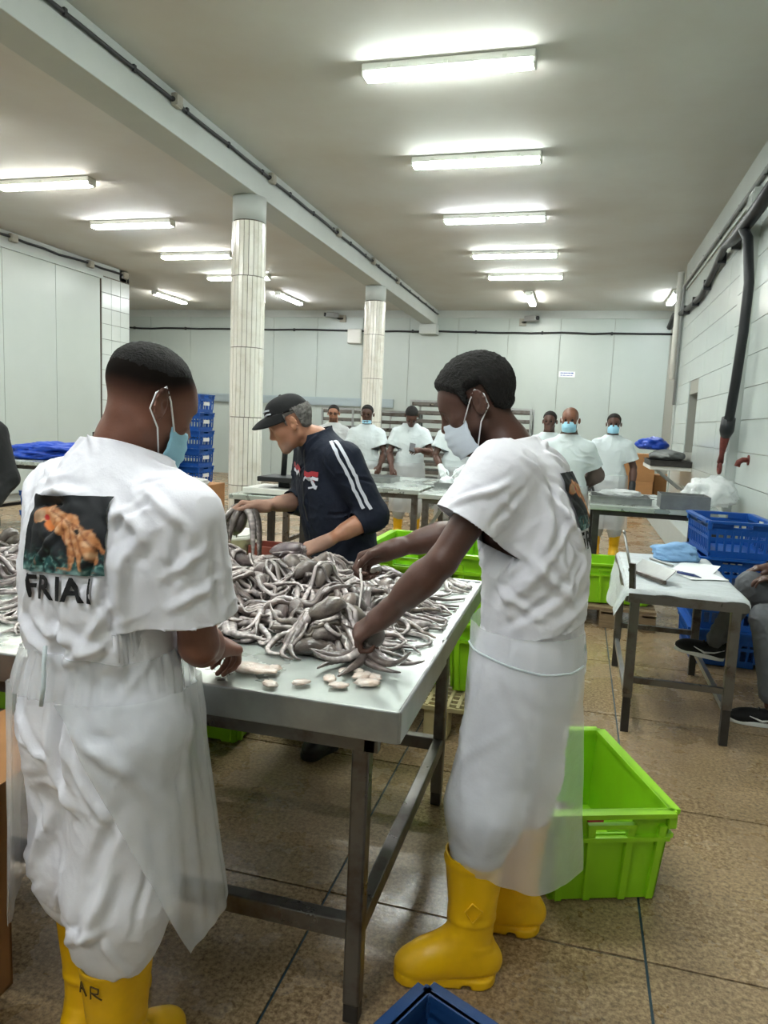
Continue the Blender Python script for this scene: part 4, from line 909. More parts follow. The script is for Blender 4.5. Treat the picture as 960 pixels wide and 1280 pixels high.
def leg_L(m, x, y, z0, z1, s=.044): m.box((x, y, (z0+z1)/2), (s, s, z1-z0)); return m
# main table
TX0, TX1, TY0, TY1, TZ = -2.75, -.335, 1.465, 2.88, .87
t = thing('work_table', 'long stainless steel work table heaped with octopus', 'table', ((TX0+TX1)/2, (TY0+TY1)/2, 0)); ox, oy = t.location.x, t.location.y
hx, hy = (TX1-TX0)/2, (TY1-TY0)/2
top = MB(); nx, ny = 60, 36; V = []; 
for j in range(ny+1):
    for i in range(nx+1):
        x = -hx+2*hx*i/nx; y = -hy+2*hy*j/ny; V.append((x, y, TZ-.003+.0035*mnoise.noise((x*2.2, y*2.2, 3))))
top.add(V, [(j*(nx+1)+i, j*(nx+1)+i+1, (j+1)*(nx+1)+i+1, (j+1)*(nx+1)+i) for j in range(ny) for i in range(nx)], True)
top.build('tabletop', 'steel_top', t)
e = MB(); e.bx(-hx, hx, -hy-.004, -hy+.006, TZ-.072, TZ+.004); e.build('front_edge', 'steel_bright', t, .004)
e = MB(); e.bx(-hx, hx, hy-.006, hy+.004, TZ-.072, TZ+.004); e.build('back_edge', 'steel_bright', t, .004)
for x0_, x1_, nm in ((-hx-.004, -hx+.006, 'left_edge'), ):
    MB().bx(x0_, x1_, -hy, hy, TZ-.072, TZ+.004).build(nm, 'steel_bright', t, .004)
MB().bx(hx-.006, hx+.004, -hy, -.14, TZ-.072, TZ+.004).build('right_edge', 'steel_bright', t, .004); MB().bx(hx-.012, hx-.001, -.15, hy, TZ-.072, TZ+.004).build('right_edge', 'steel_bright', t, .004)
u = MB(); u.bx(-hx+.06, hx-.06, -hy+.05, -hy+.075, TZ-.125, TZ-.01); u.build('under_rail', 'steel_frame', t); MB().bx(-hx+.06, hx-.06, hy-.075, hy-.05, TZ-.125, TZ-.01).build('under_rail', 'steel_frame', t)
for x in (-hx+.07, hx-.08): MB().bx(x-.0125, x+.0125, -hy+.05, hy-.05, TZ-.125, TZ-.01).build('under_rail', 'steel_frame', t)
MB().bx(-hx+.02, hx-.02, -hy+.02, hy-.02, TZ-.03, TZ-.012).build('under_panel', 'steel_dark', t)
for x in (-hx+.1, hx-.115):
    for y in (-hy+.12, hy-.2):
        l = leg_L(MB(), x, y, .05, TZ-.02).build('leg', 'steel_frame', t, .006); MB().box((x, y, .03), (.04, .04, .06)).build('foot', 'steel_dark', l, .004)
for y in (-hy+.12, hy-.2): MB().bx(-hx+.1, hx-.1, y-.02, y+.02, .225, .275).build('stretcher', 'steel_frame', t, .004)
for x in (-hx+.1, hx-.115): MB().bx(x-.02, x+.02, -hy+.12, hy-.2, .225, .275).build('stretcher', 'steel_frame', t, .004)
# ------------------------------------------------------------------ crates
def make_crate(L, Wd, H, m, style, taper=.02, label=False):
    t = link(bpy.data.objects.new('crate', None)); a, b = L/2, Wd/2; th = .008
    MB().bx(-a+taper, a-taper, -b+taper, b-taper, .006, .018).build('base', m, t)
    for x in (-1, 1):
        for y in (-1, 1): MB().box((x*(a-.07), y*(b-.05), .004), (.07, .05, .012)).build('foot', m, t, .003)
    def wall(nm, c, half, ang, ht, slotted):
        R = Rz(ang); o = MB(); lean = taper
        def add(u0, u1, z0, z1, d0, d1):
            # u along the wall, d outwards; lean outwards with height
            P = []
            for z in (z0, z1):
                k = -lean*(1-z/H); f = (half-lean*(1-z/H))/half
                for (uu, dd) in ((u0, d0), (u1, d0), (u1, d1), (u0, d1)): P.append(np.array([uu*f, -(c+k+dd), z]))
            P = [R@p for p in P]; o.add(P, [(3, 2, 1, 0), (4, 5, 6, 7), (0, 1, 5, 4), (1, 2, 6, 5), (2, 3, 7, 6), (3, 0, 4, 7)])
        if slotted:
            add(-half, half, .012, .05, -th, 0); add(-half, half, H-.09, H-.04, -th, 0); n = max(4, int(half*2/.045))
            add(-half, half, H*.48, H*.48+.02, -th, .002)
            for i in range(n+1): u = -half+2*half*i/n; add(u-.007, u+.007, .04, H-.06, -th, .003)
            hw = .06; add(-half, -hw, H-.05, H, -th, 0); add(hw, half, H-.05, H, -th, 0); add(-hw, hw, H-.018, H, -th, 0)
        else:
            hw = .075 if nm == 'end_wall' else 0
            if hw: add(-half, half, .012, H-.08, -th, 0); add(-half, -hw, H-.08, H, -th, 0); add(hw, half, H-.08, H, -th, 0); add(-hw, hw, H-.025, H, -th, 0)
            else: add(-half, half, .012, H, -th, 0)
            for u in (-half*.86, -half*.33, half*.33, half*.86): add(u-.012, u+.012, .012, H-.05, 0, .016)
            add(-half, half, H-.10, H-.085, 0, .02); add(-half*.4, half*.4, H-.055, H-.04, 0, .02)
        add(-half, half, H-.016, H, -.012, .026)
        o.build(nm, m, t)
    wall('side_wall', b, a, 0, H, style == 'slot'); wall('side_wall', b, a, math.pi, H, style == 'slot')
    wall('end_wall', a, b, math.pi/2, H, style == 'slot'); wall('end_wall', a, b, -math.pi/2, H, style == 'slot')
    for x in (-1, 1):
        for y in (-1, 1): MB().box((x*(a-.002), y*(b-.002), H-.03), (.03, .03, .06)).build('corner_post', m, t, .006)
    if label:
        for x in (-1, 1): MB().box((x*(a-.002), 0, H*.5), (.012, Wd*.4, .05)).build('paper_label', 'label_white', t)
        for y in (-1, 1): MB().box((0, y*(b-.002), H*.5), (L*.25, .012, .05)).build('paper_label', 'label_white', t)
    return t
PROTO = {}
def crate(kind, loc, rz, label, group=None):
    sp = {'green': (.6, .4, .32, 'plastic_green', 'solid', .025), 'green_tall': (.6, .4, .36, 'plastic_green', 'solid', .02), 'blue': (.6, .4, .245, 'plastic_blue', 'slot', .012), 'bluedark': (.6, .4, .26, 'plastic_blue_dark', 'slot', .02), 'bluelabel': (.6, .4, .255, 'plastic_blue', 'slot', .008, True)}[kind]
    o = copy_tree(PROTO[kind]) if kind in PROTO else make_crate(*sp); PROTO.setdefault(kind, o)
    o.location = loc; o.rotation_euler = (0, 0, rz); tag(o, label, 'crate', group); return o
gc = crate('green', (.075, 2.53, 0), math.radians(111), 'bright green plastic crate on the floor behind the man in yellow boots')
crate('bluedark', (-.05, 1.13, 0), math.radians(-25), 'dark blue slotted crate on the floor by the table leg')
G = 'green crates stacked behind the table'
for i, (cx, lv) in enumerate(((-.81, 0), (-.81, 1), (-.35, 0), (-.35, 1))):
    crate('green_tall', (cx, 3.76, .165+lv*.345), math.radians(90), ('green crate at the bottom of' if lv == 0 else 'green crate on top of')+(' the pallet stack next to the capped man' if i < 2 else ' the pallet stack behind the man in yellow boots'), G)
crate('green', (.30, 5.95, .16), math.radians(8), 'green crate on a low pallet beside the small paper-covered table')
crate('green', (-1.7, 3.06, 0), 0, 'green crate on the floor under the far side of the octopus table'); crate('green', (-2.5, 3.0, 0), 0, 'green crate on the floor near the black-clad person')
for i in range(4):
    crate('blue', (1.0+(.02 if i == 3 else 0), 5.28, i*.238), math.radians(90+(4 if i == 3 else 0)), ['blue slotted crate at the floor, bottom of the stack by the kerb', 'second blue slotted crate up in the stack by the kerb', 'third blue slotted crate up in the stack by the kerb', 'blue slotted crate topping the stack by the kerb'][i], 'blue crates by the kerb')
for i in range(7):
    crate('bluelabel', (-5.42, 9.25, i*.252), 0, ORD[i]+' blue crate from the floor in the tall labelled stack', 'labelled blue crates in a tall stack')
for i in range(6):
    crate('bluelabel', (-5.75, 8.75, i*.252), math.radians(3), ORD[i]+' blue crate from the floor in the shorter labelled stack', 'labelled blue crates in a short stack')
crate('blue', (-6.2, 7.45, 0), .1, 'blue crate under the steel table with blue tarp'); crate('blue', (-6.2, 7.45, .24), .1, 'upper blue crate under the steel table with blue tarp')
mat('label_red', 'b32a2a', .5); MB().box((-.315, .06, .3), (.01, .05, .012)).build('red_sticker', 'label_red', gc)
# ------------------------------------------------------------------ pallets
def pallet(loc, L, Wd, m, label, perforated=False, rz=0., H=.15, group=None):
    t = thing('pallet', label, 'pallet', loc, rz, group)
    if perforated:
        n, k = int(L/.05), int(Wd/.05)
        for i in range(n+1): MB().box((-L/2+L*i/n, 0, H-.012), (.016, Wd, .024)).build('slat', m, t)
        for j in range(k+1): MB().box((0, -Wd/2+Wd*j/k, H-.014), (L, .016, .02)).build('cross_slat', m, t)
    else:
        n = 6
        for j in range(n): MB().box((0, -Wd/2+Wd*(j+.5)/n, H-.011), (L, Wd/n-.03, .022)).build('board', m, t)
        for x in (-1, 0, 1): MB().box((x*(L/2-.05), 0, H-.033), (.1, Wd, .02)).build('stringer', m, t)
    for x in (-1, 0, 1):
        for y in (-1, 0, 1): MB().box((x*(L/2-.06), y*(Wd/2-.06), (H-.024)/2), (.12, .12, H-.024)).build('block', m, t, .006)
    return t
pallet((-.57, 3.74, 0), 1.0, .95, 'plastic_cream', 'cream perforated pallet under the green crate stacks', True, H=.165)
pallet((.3, 5.95, 0), .7, .62, 'wood_pallet', 'wooden pallet under the single green crate', H=.155)
for i in range(4): pallet((-1.93, 4.1, i*.15), .95, .8, 'plastic_cream', ['cream perforated pallet at the bottom of the stack behind the table', 'second cream pallet up in the stack behind the table', 'third cream pallet up in the stack behind the table', 'cream perforated pallet topping the stack behind the table'][i], True, group='cream pallets stacked behind the table')
# ------------------------------------------------------------------ things near the stack of pallets
o = thing('tub', 'dirty white plastic tub on the cream pallet', 'tub', (-2.06, 4.02, .6)); MB().lathe([(.11, .0), (.14, .01), (.165, .17), (.178, .175), (.178, .185), (.16, .182), (.135, .02), (0.001, .018)], (0, 0, 0), 28).build('shell', 'plastic_white', o)
MB().lathe([(.178, .15), (.182, .155), (.182, .172), (.176, .176)], (0, 0, 0), 28).build('rim', 'plastic_white', o)
o = thing('tray_box', 'small rust red box beside the white tub', 'box', (-1.76, 4.05, .6)); bxm = MB()
for s in (-1, 1): MB().box((0, s*.1, .06), (.26, .012, .12)).build('side', 'brick_red', o); MB().box((s*.13, 0, .06), (.012, .2, .12)).build('end', 'brick_red', o)
MB().box((0, 0, .008), (.26, .2, .014)).build('bottom', 'brick_red', o)
# ------------------------------------------------------------------ small table with film
st = thing('side_table', 'small steel table covered with thin plastic film and papers', 'table', (.55, 4.22, 0)); sx, sy, sz = .265, .56, .735
MB().bx(-sx, sx, -sy, sy, sz-.02, sz).build('tabletop', 'steel_bright', st, .004)
for a_, b_ in (((-sx, -sy, sz-.04), (sx, -sy, sz-.04)), ((-sx, sy, sz-.04), (sx, sy, sz-.04)), ((-sx, -sy, sz-.04), (-sx, sy, sz-.04)), ((sx, -sy, sz-.04), (sx, sy, sz-.04))): MB().bar(a_, b_, .03, .045).build('top_rail', 'steel_frame', st)
for x in (-1, 1):
    for y in (-1, 1):
        l = MB().box((x*(sx-.035), y*(sy-.035), (sz-.06)/2+.09), (.045, .045, sz-.24)).build('leg', 'steel_frame', st, .004); MB().box((x*(sx-.035), y*(sy-.035), .11), (.038, .038, .22)).build('leg_tip', 'steel_dark', l)
for y in (-1, 1): MB().box((0, y*(sy-.035), .27), (2*sx-.07, .025, .03)).build('stretcher', 'steel_frame', st)
for x in (-1, 1): MB().box((x*(sx-.035), 0, .17), (.025, 2*sy-.07, .03)).build('stretcher', 'steel_bright', st)
MB().bar((-sx+.02, -sy+.02, sz-.05), (-sx+.005, -sy-.005, sz+.13), .03, .012).build('corner_bracket', 'steel_frame', st)
def film_top(u, v):
    x = -.36+u*.645; y = -.575+v*1.2; z = sz+.004+.004*mnoise.noise((x*9, y*9, 1)); ex = max(0, abs(x)-sx); ey = max(0, abs(y)-sy)
    if ex > 0: z -= ex*1.9*(1+.3*math.sin(y*5+1)); x = math.copysign(sx+.006+ex*.45*(1+.4*math.sin(y*9)), x)
    if ey > 0: z -= ey*1.6*(1+.4*math.sin(x*21)); y = math.copysign(sy+.006+ey*.12, y)
    return (x, y, z)
V = [film_top(i/44, j/80) for j in range(81) for i in range(45)]
o = tag(mesh_obj('plastic_sheet', [(a+.55, b+4.22, c) for a, b, c in V], [(j*45+i, j*45+i+1, (j+1)*45+i+1, (j+1)*45+i) for j in range(80) for i in range(44)], 'sheet_film', smooth=True), 'pale greenish plastic film draped over the small steel table', 'sheet')
def leaf(name, c, w, h, ang, m, label, z):
    o = MB().box((0, 0, 0), (w, h, .0015)).build(name, m); o.location = (c[0], c[1], z); o.rotation_euler = (0, 0, ang); return tag(o, label, 'paper')
leaf('paper_sheet', (.66, 4.18), .21, .3, .35, 'paper', 'white sheet of paper under the pen on the small table', .746); leaf('paper_sheet', (.70, 4.40), .21, .3, -.3, 'paper', 'white sheet of paper beside the folded blue cloth', .744)
o = thing('pen', 'dark blue pen lying on the white paper', 'pen', (.60, 4.1, .757), math.radians(-40)); MB().tube([(-.05, 0, 0), (.05, 0, 0)], .008, 8).build('barrel', 'pen_blue', o); MB().tube([(.05, 0, 0), (.09, 0, -.004)], [.007, .002], 8).build('tip', 'pen_blue', o); MB().tube([(-.05, 0, 0), (-.02, 0, .007)], .003, 6).build('clip', 'pen_blue', o)
def crumple(name, loc, rad, m, label, cat, seed, amp=.3, sub=4, sq=(1, 1, .45), fr=3.):
    bm = bmesh.new(); bmesh.ops.create_icosphere(bm, subdivisions=sub, radius=1)
    for v in bm.verts:
        n = v.co.copy(); d = 1+amp*mnoise.noise(n*fr/2+Vector((seed, 0, 0)))+amp*.6*(1-2*abs(mnoise.noise(n*fr+Vector((0, seed, 0)))))
        v.co = Vector((n.x*sq[0], n.y*sq[1], n.z*sq[2]))*d*rad; v.co.z = max(v.co.z, -rad*sq[2]*.75)
    zl = min(v.co.z for v in bm.verts)
    for v in bm.verts: v.co.z -= zl
    me = bpy.data.meshes.new(name); bm.to_mesh(me); bm.free(); me.materials.append(MATS[m]); me.polygons.foreach_set('use_smooth', np.ones(len(me.polygons), bool)); o = link(bpy.data.objects.new(name, me)); o.location = loc
    return tag(o, label, cat)
crumple('folded_cloth', (.60, 4.62, .742), .11, 'cloth_lightblue', 'crumpled light blue cloth cap on the small table', 'cloth', 3., .35, 4, (1.15, .8, .5))
o = thing('clipboard', 'worn steel clipboard propped at the corner of the small table', 'clipboard', (.42, 3.95, .745), math.radians(-62))
MB().box((0, 0, .045), (.3, .08, .006), np.array([[1, 0, 0], [0, .75, -.66], [0, .66, .75]])).build('plate', 'steel_bright', o, .002); MB().box((0, -.038, .012), (.32, .02, .02)).build('folded_edge', 'steel_frame', o, .003); MB().cyl((-.1, .04, .085), (.1, .04, .085), .007, 8).build('clip_bar', 'steel_bright', o)
o = thing('metal_rod', 'thin steel rod leaning over the film at the table edge', 'rod', (.32, 4.12, .75)); MB().tube([(0, 0, 0), (-.02, .02, .08), (-.045, .05, .19)], .007, 8).build('shaft', 'steel_bright', o); MB().tube([(-.045, .05, .19), (-.05, .055, .205)], .009, 8).build('tip', 'steel_bright', o)
# ------------------------------------------------------------------ background tables
def steel_table(x0, x1, y0, y1, z, label, frame='steel_frame', nl=2):
    t = thing('work_table', label, 'table', ((x0+x1)/2, (y0+y1)/2, 0)); a, b = (x1-x0)/2, (y1-y0)/2
    MB().bx(-a, a, -b, b, z-.045, z).build('tabletop', 'steel_top', t, .006)
    for y in (-1, 1): MB().bx(-a+.03, a-.03, y*(b-.06)-.02, y*(b-.06)+.02, z-.09, z-.045).build('under_rail', frame, t)
    for x in (-1, 1):
        for y in (-1, 1): MB().box((x*(a-.06), y*(b-.07), (z-.05)/2), (.055, .055, z-.05)).build('leg', frame, t)
        MB().bx(x*(a-.06)-.015, x*(a-.06)+.015, -b+.07, b-.07, .25, .29).build('stretcher', frame, t)
    return t
steel_table(-2.85, -1.42, 6.6, 8.15, .87, 'steel table with white trays where two white-clad workers stand'); tb = steel_table(-1.37, -.45, 6.3, 7.9, .87, 'steel table with diagonal leg brace carrying a tray of ice')
MB().bar((-.4, -.73, .5), (-.2, -.73, .82), .03, .03).build('brace', 'steel_bright', tb)
steel_table(.12, 1.2, 6.4, 7.8, .87, 'steel table by the kerb with basin and plastic bag', 'steel_dark'); steel_table(-6.9, -5.55, 6.9, 8.1, .87, 'steel table against the left side with blue tarp on it', 'steel_dark')
steel_table(-2.75, -2.05, 5.35, 6.15, .86, 'dark framed table carrying the platform scale', 'steel_dark')
def tray(loc, w, d, h, label, m='steel_bright', rz=0., group=None):
    t = thing('tray', label, 'tray', loc, rz, group); MB().box((0, 0, .003), (w, d, .006)).build('tray_bottom', m, t)
    for s in (-1, 1): MB().box((s*w/2, 0, h/2), (.006, d, h)).build('tray_side', m, t); MB().box((0, s*d/2, h/2), (w, .006, h)).build('tray_side', m, t); MB().box((0, s*(d/2+.01), h), (w+.04, .024, .006)).build('tray_rim', m, t)
    return t
tray((-2.1, 7.35, .872), .5, .4, .05, 'shallow steel tray beside the worker with mask under chin'); tray((-2.55, 7.9, .872), .5, .4, .06, 'white plastic tray near the end of the steel table', 'plastic_white')
tray((-1.05, 7.2, .872), .62, .42, .05, 'steel tray heaped with white packs'); 
for i in range(6): crumple('ice_pack', (-1.25+.11*i, 7.2+.1*((i*7) % 3-1), .88), .07, 'ice_white', 'white wrapped pack heaped in the steel tray', 'pack', i*2.3, .25, 3, (1, 1, .8))['group'] = 'white packs in the tray'
tray((.38, 6.75, .872), .5, .4, .06, 'steel tray under loose film on the kerb-side table'); o = thing('basin', 'deep grey steel basin on the kerb-side table', 'basin', (.88, 6.55, .872))
for s in (-1, 1): MB().box((s*.19, 0, .06), (.008, .3, .12)).build('side', 'steel_bright', o); MB().box((0, s*.15, .06), (.38, .008, .12)).build('end', 'steel_bright', o)
MB().box((0, 0, .005), (.38, .3, .008)).build('bottom', 'steel_bright', o)
crumple('plastic_bag', (1.17, 7.0, .872), .17, 'bag_film', 'crumpled clear plastic bag on the kerb-side table', 'bag', 8., .35, 4, (1.1, 1, .8), 5.)
crumple('plastic_wrap', (.38, 6.75, .93), .12, 'bag_film', 'loose clear plastic wrap on the steel tray', 'wrap', 5., .3, 4, (1.4, .9, .25), 5.)
# platform scale
o = thing('platform_scale', 'black platform scale with upright post', 'scale', (-2.4, 5.6, .862)); MB().box((0, 0, .03), (.5, .42, .05)).build('base', 'plastic_white', o, .01); MB().box((.05, -.02, .13), (.36, .34, .04)).build('weigh_plate', 'dark_metal', o, .006); MB().box((.05, 0, .085), (.1, .1, .06)).build('pedestal', 'dark_metal', o)
MB().cyl((.0, .05, .1), (.02, .06, .62), .024, 12).build('post', 'dark_metal', o); MB().box((.02, .06, .68), (.2, .05, .13)).build('display', 'dark_metal', o, .01)
# cartons
def carton(loc, L, Wd, H, rz, label, open_=False, group=None):
    t = thing('carton', label, 'carton', loc, rz, group); a, b = L/2, Wd/2
    if open_:
        for s in (-1, 1):
            MB().box((s*(a-.003), 0, H/2), (.006, Wd, H)).build('side', 'cardboard', t); MB().box((0, s*(b-.003), H/2), (L, .006, H)).build('side', 'cardboard', t)
            MB().box((s*(a+.07), 0, H-.03), (.17, Wd, .005), np.array([[.9, 0, s*.43], [0, 1, 0], [-s*.43, 0, .9]])).build('flap', 'cardboard', t)
        MB().box((0, 0, .004), (L, Wd, .006)).build('bottom', 'cardboard', t)
    else:
        MB().bx(-a, a, -b, b, 0, H-.004).build('body', 'cardboard', t, .006)
        for s in (-1, 1): MB().bx(min(s*.002, s*a), max(s*.002, s*a), -b, b, H-.004, H).build('flap', 'cardboard', t)
        MB().bx(-.025, .025, -b-.001, b+.001, H, H+.0015).build('tape_strip', 'tape', t)
    return t
carton((-1.62, 1.1, 0), .62, .6, .74, .06, 'large open brown carton on the floor beside the man seen from behind', True)
carton((-4.25, 7.2, 0), .7, .6, .36, .1, 'brown carton at floor level left of the tiled pillar'); carton((-4.25, 7.2, .36), .7, .6, .36, .04, 'brown carton with plastic on top, left of the tiled pillar')
crumple('plastic_wrap', (-4.2, 7.1, .722), .2, 'bag_film', 'clear plastic wrap lying on the brown carton', 'wrap', 2., .3, 4, (1.3, 1, .2), 5.)
carton((1.0, 14.4, 0), .7, .6, .6, 0, 'brown carton on the floor in the far right corner'); carton((1.0, 14.4, .6), .7, .6, .5, .05, 'brown carton stacked on another in the far right corner'); carton((1.62, 14.9, 0), .5, .5, .7, .2, 'smaller brown carton against the far right wall')
# left table stuff
crumple('blue_tarp', (-6.2, 7.5, .872), .45, 'tarp_blue', 'crumpled blue plastic tarp on the left steel table', 'tarp', 6., .3, 5, (1.25, .7, .24), 4.)
o = thing('control_box', 'grey steel control box standing behind the blue tarp', 'box', (-5.8, 8.0, .872)); MB().box((0, 0, .17), (.36, .2, .34)).build('body', 'steel_dark', o, .008); MB().box((0, -.104, .17), (.32, .008, .3)).build('door', 'steel_frame', o, .003); MB().box((.12, -.112, .17), (.02, .012, .06)).build('handle', 'dark_metal', o)
# shelf on right wall
o = thing('wall_shelf', 'white shelf on the right wall carrying grey sacks', 'shelf', (1.43, 10.6, 1.02)); MB().bx(-.52, 0, -.55, .55, 0, .05).build('board', 'plastic_white', o, .004)
for y in (-.4, .4): MB().bar((-.03, y, -.3), (-.42, y, 0), .03, .03).build('bracket', 'steel_bright', o); 
tray((1.16, 10.5, 1.072), .5, .95, .07, 'dark steel tray on the white wall shelf', 'steel_dark'); crumple('sack', (1.15, 10.5, 1.145), .26, 'sack_grey', 'flat grey sack on the wall shelf tray', 'sack', 4., .2, 4, (.8, 1.4, .28)); crumple('blue_bag', (.98, 10.75, 1.27), .2, 'tarp_blue', 'folded dark blue bag on top of the grey sack', 'bag', 7., .3, 4, (.9, 1.2, .45))
# tray racks
def rack(x, y, w, d, h, n, label):
    t = thing('tray_rack', label, 'rack', (x, y, 0))
    for sx_ in (-1, 1):
        for sy_ in (-1, 1): MB().box((sx_*w/2, sy_*d/2, h/2), (.035, .035, h)).build('post', 'steel_bright', t)
    for i in range(n): z = .15+(h-.25)*i/(n-1); MB().bx(-w/2+.02, w/2-.02, -d/2-.01, d/2, z, z+.065).build('rack_tray', 'steel_frame', t, .008)
    for sy_ in (-1, 1): MB().bx(-w/2, w/2, sy_*d/2-.015, sy_*d/2+.015, h-.03, h).build('top_bar', 'steel_bright', t)
    return t
rack(-3.25, 13.2, .62, .7, 1.7, 11, 'steel rack of grey trays right behind the far pillar'); rack(-2.5, 12.9, .85, .75, 1.9, 12, 'tallest steel rack of grey trays behind the bowed worker'); rack(-4.4, 13.2, .6, .7, 1.72, 11, 'steel rack of grey trays behind the man with glasses'); rack(-1.15, 13.1, .6, .7, 1.82, 11, 'steel rack of grey trays behind the masked profile man')
# ------------------------------------------------------------------ octopus heap on the table
mat('octopus_skin', 'ffffff', .28, attr='oct', bump=.35, bscale=90, spec=.55, coat=.55)
mat('viscera', 'dcd2c8', .35, var=.2, vscale=40, col2='cbb3a2', bump=.4, bscale=60, coat=.5)
mat('strand', 'e6ded8', .3, coat=.4)
HX0, HY0, HS = -2.85, 1.4, .01; HMW, HMH = 270, 165; HM = np.full((HMW, HMH), TZ, np.float32)
def hm_at(x, y):
    i = int(np.clip((x-HX0)/HS, 0, HMW-1)); j = int(np.clip((y-HY0)/HS, 0, HMH-1)); return HM[i, j]
def hm_put(P, R):
    for (x, y, z), r in zip(P, R):
        k = max(1, int(r*.8/HS)); i = int((x-HX0)/HS); j = int((y-HY0)/HS); a0, a1, b0, b1 = max(0, i-k), min(HMW, i+k+1), max(0, j-k), min(HMH, j+k+1)
        if a1 > a0 and b1 > b0: HM[a0:a1, b0:b1] = np.maximum(HM[a0:a1, b0:b1], z+r*.55)
def octopus_mesh(tubes, mantle, C, rg, nside=8):
    """one connected skin: arm tubes and the mantle all spring from the crown vertex"""
    V = [np.array(C)[None]]; F = []; Cc = [np.array([[.25, .22, .2]])]; n0 = 1
    tone = rg.uniform(.7, 1.5); hue = np.array([1, rg.uniform(.9, 1.0), rg.uniform(.78, 1.0)])
    for P, R, pale in tubes+[mantle+(None,)]:
        P = np.array(P); m = len(P); T = np.gradient(P, axis=0); T /= np.linalg.norm(T, axis=1)[:, None]+1e-9; u = np.array([0, 0, 1.]); ang = np.arange(nside)*2*np.pi/nside; ring = []; col = []
        for i in range(m):
            u = u-T[i]*(u@T[i]); u /= np.linalg.norm(u)+1e-9; w = np.cross(T[i], u); flat = .8
            rr = np.full(nside, R[i])
            if pale is not None: d = np.cos(ang-pale); s = d > .6; rr = np.where(s, R[i]*(.9+.25*((i % 2) == 0)), rr)
            ring.append(P[i]+rr[:, None]*(np.cos(ang)[:, None]*w+flat*np.sin(ang)[:, None]*u))
            base = np.tile(np.array([.115, .097, .092])*tone*hue, (nside, 1))
            if pale is not None: k = np.clip(np.cos(ang-pale)*1.6-.2, 0, 1)[:, None]; base = base*(1-k)+np.array([.45, .395, .38])*k*(1.15 if i % 2 else .75)
            col.append(base)
        ring = np.array(ring); col = np.array(col); mot = .7+1.5*np.clip(pnoise(ring.reshape(-1, 3)*38)+.3, 0, 1); col = col.reshape(-1, 3)*mot[:, None]
        V.append(ring.reshape(-1, 3)); Cc.append(col); k = np.arange(nside); kn = (k+1) % nside
        F += [(0, n0+kn_, n0+k_) for k_, kn_ in zip(k, kn)]
        for i in range(m-1): F += [(n0+i*nside+a, n0+i*nside+b, n0+(i+1)*nside+b, n0+(i+1)*nside+a) for a, b in zip(k, kn)]
        F.append(tuple(n0+(m-1)*nside+a for a in k)); n0 += m*nside
    return np.concatenate(V), F, np.clip(np.concatenate(Cc), 0, .9)
def add_octopus(V, F, C, col, label, group='octopuses heaped on the steel table'):
    o = mesh_obj('octopus', [tuple(v) for v in V], F, 'octopus_skin', None, True, tuple(C)); o.data.polygons.foreach_set('use_smooth', np.ones(len(F), bool)); o.location = tuple(map(float, C)); set_col(o, 'oct', col); return tag(o, label, 'octopus', group)
def smooth1(a, n=3):
    for _ in range(n): a[1:-1] = .25*a[:-2]+.5*a[1:-1]+.25*a[2:]
    return a
def lay(path, R, first_z=None):
    z = np.array([hm_at(x, y) for x, y in path])+R*.72; zz = smooth1(z.copy(), 4); z = np.maximum(zz, z-.006)
    if first_z is not None: k = np.exp(-np.arange(len(z))/3.); z = z*(1-k)+np.maximum(z, first_z)*k
    return np.column_stack([path, z])
def inside(x, y): return TX0+.05 < x < TX1-.03 and TY0+.05 < y < TY1-.04
def lay_octopus(cx, cy, phi, L, rg, r0=.0135, spread=1.5, curl=1., label=None, mant=1., lim=None):
    tubes = []; zc = hm_at(cx, cy)+.022; C = np.array([cx, cy, zc]); n = int(L/.009)
    for k in range(8):
        a = phi+spread*(k-3.5)/3.5*rg.uniform(.6, 1.1)+rg.normal(0, .12); ln = L*rg.uniform(.75, 1.1); n = int(ln/.009); cv = rg.normal(0, 4.5)*curl; x, y = cx, cy; path = []; dcv = rg.normal(0, 45)*curl
        for i in range(n):
            path.append((x, y)); s = i/n; a += (cv+dcv*s*s)*.009
            nxp, nyp = x+.009*math.cos(a), y+.009*math.sin(a)
            ok = inside(nxp, nyp) and (lim is None or lim(nxp, nyp))
            if not ok: a += .35*(1 if dcv > 0 else -1); nxp, nyp = x+.006*math.cos(a), y+.006*math.sin(a)
            if not inside(nxp, nyp): nxp, nyp = x, y+1e-4
            x, y = nxp, nyp
        path = np.array(path); s = np.linspace(0, 1, len(path)); R = r0*(1.25-.35*np.minimum(1, s*4))*(1-s)**.75+.0018
        tubes.append((lay(path, R, zc), R, rg.uniform(0, 2*np.pi)))
    a = phi+math.pi+rg.normal(0, .3); ml = rg.uniform(.075, .1)*mant; m = 11; s = np.linspace(0, 1, m); path = np.array([(cx+ml*t*math.cos(a+.3*t), cy+ml*t*math.sin(a+.3*t)) for t in s]); R = mant*(.012+.0165*np.sin(np.pi*np.clip(s*.82+.1, 0, 1))**1.2); R[-1] *= .35; R[-2] *= .8
    mt = (lay(path, R, zc), R); V, F, col = octopus_mesh(tubes, mt, C, rg)
    for P, R_, _ in tubes: hm_put(P, R_)
    hm_put(*mt); return add_octopus(V, F, C, col, label)
rg = np.random.default_rng(11)
def heap(x, y):   # wanted height of the heap
    fx = np.clip(min(1, (x+2.7)/.15), 0, 1)*np.clip((-.42-x)/.2, 0, 1); front = 1.84+.10*math.sin(x*4+1)-.22*(x < -1.25); fy = np.clip((y-front)/.2, 0, 1)*np.clip((2.84-y)/.1, 0, 1); return .15*fx*fy*(1-.25*np.clip((x+.75)/.3, 0, 1))
def lim(x, y): return y > 1.79-.2*(x < -1.25) and y < 2.83
cnt = 0; tries = 0
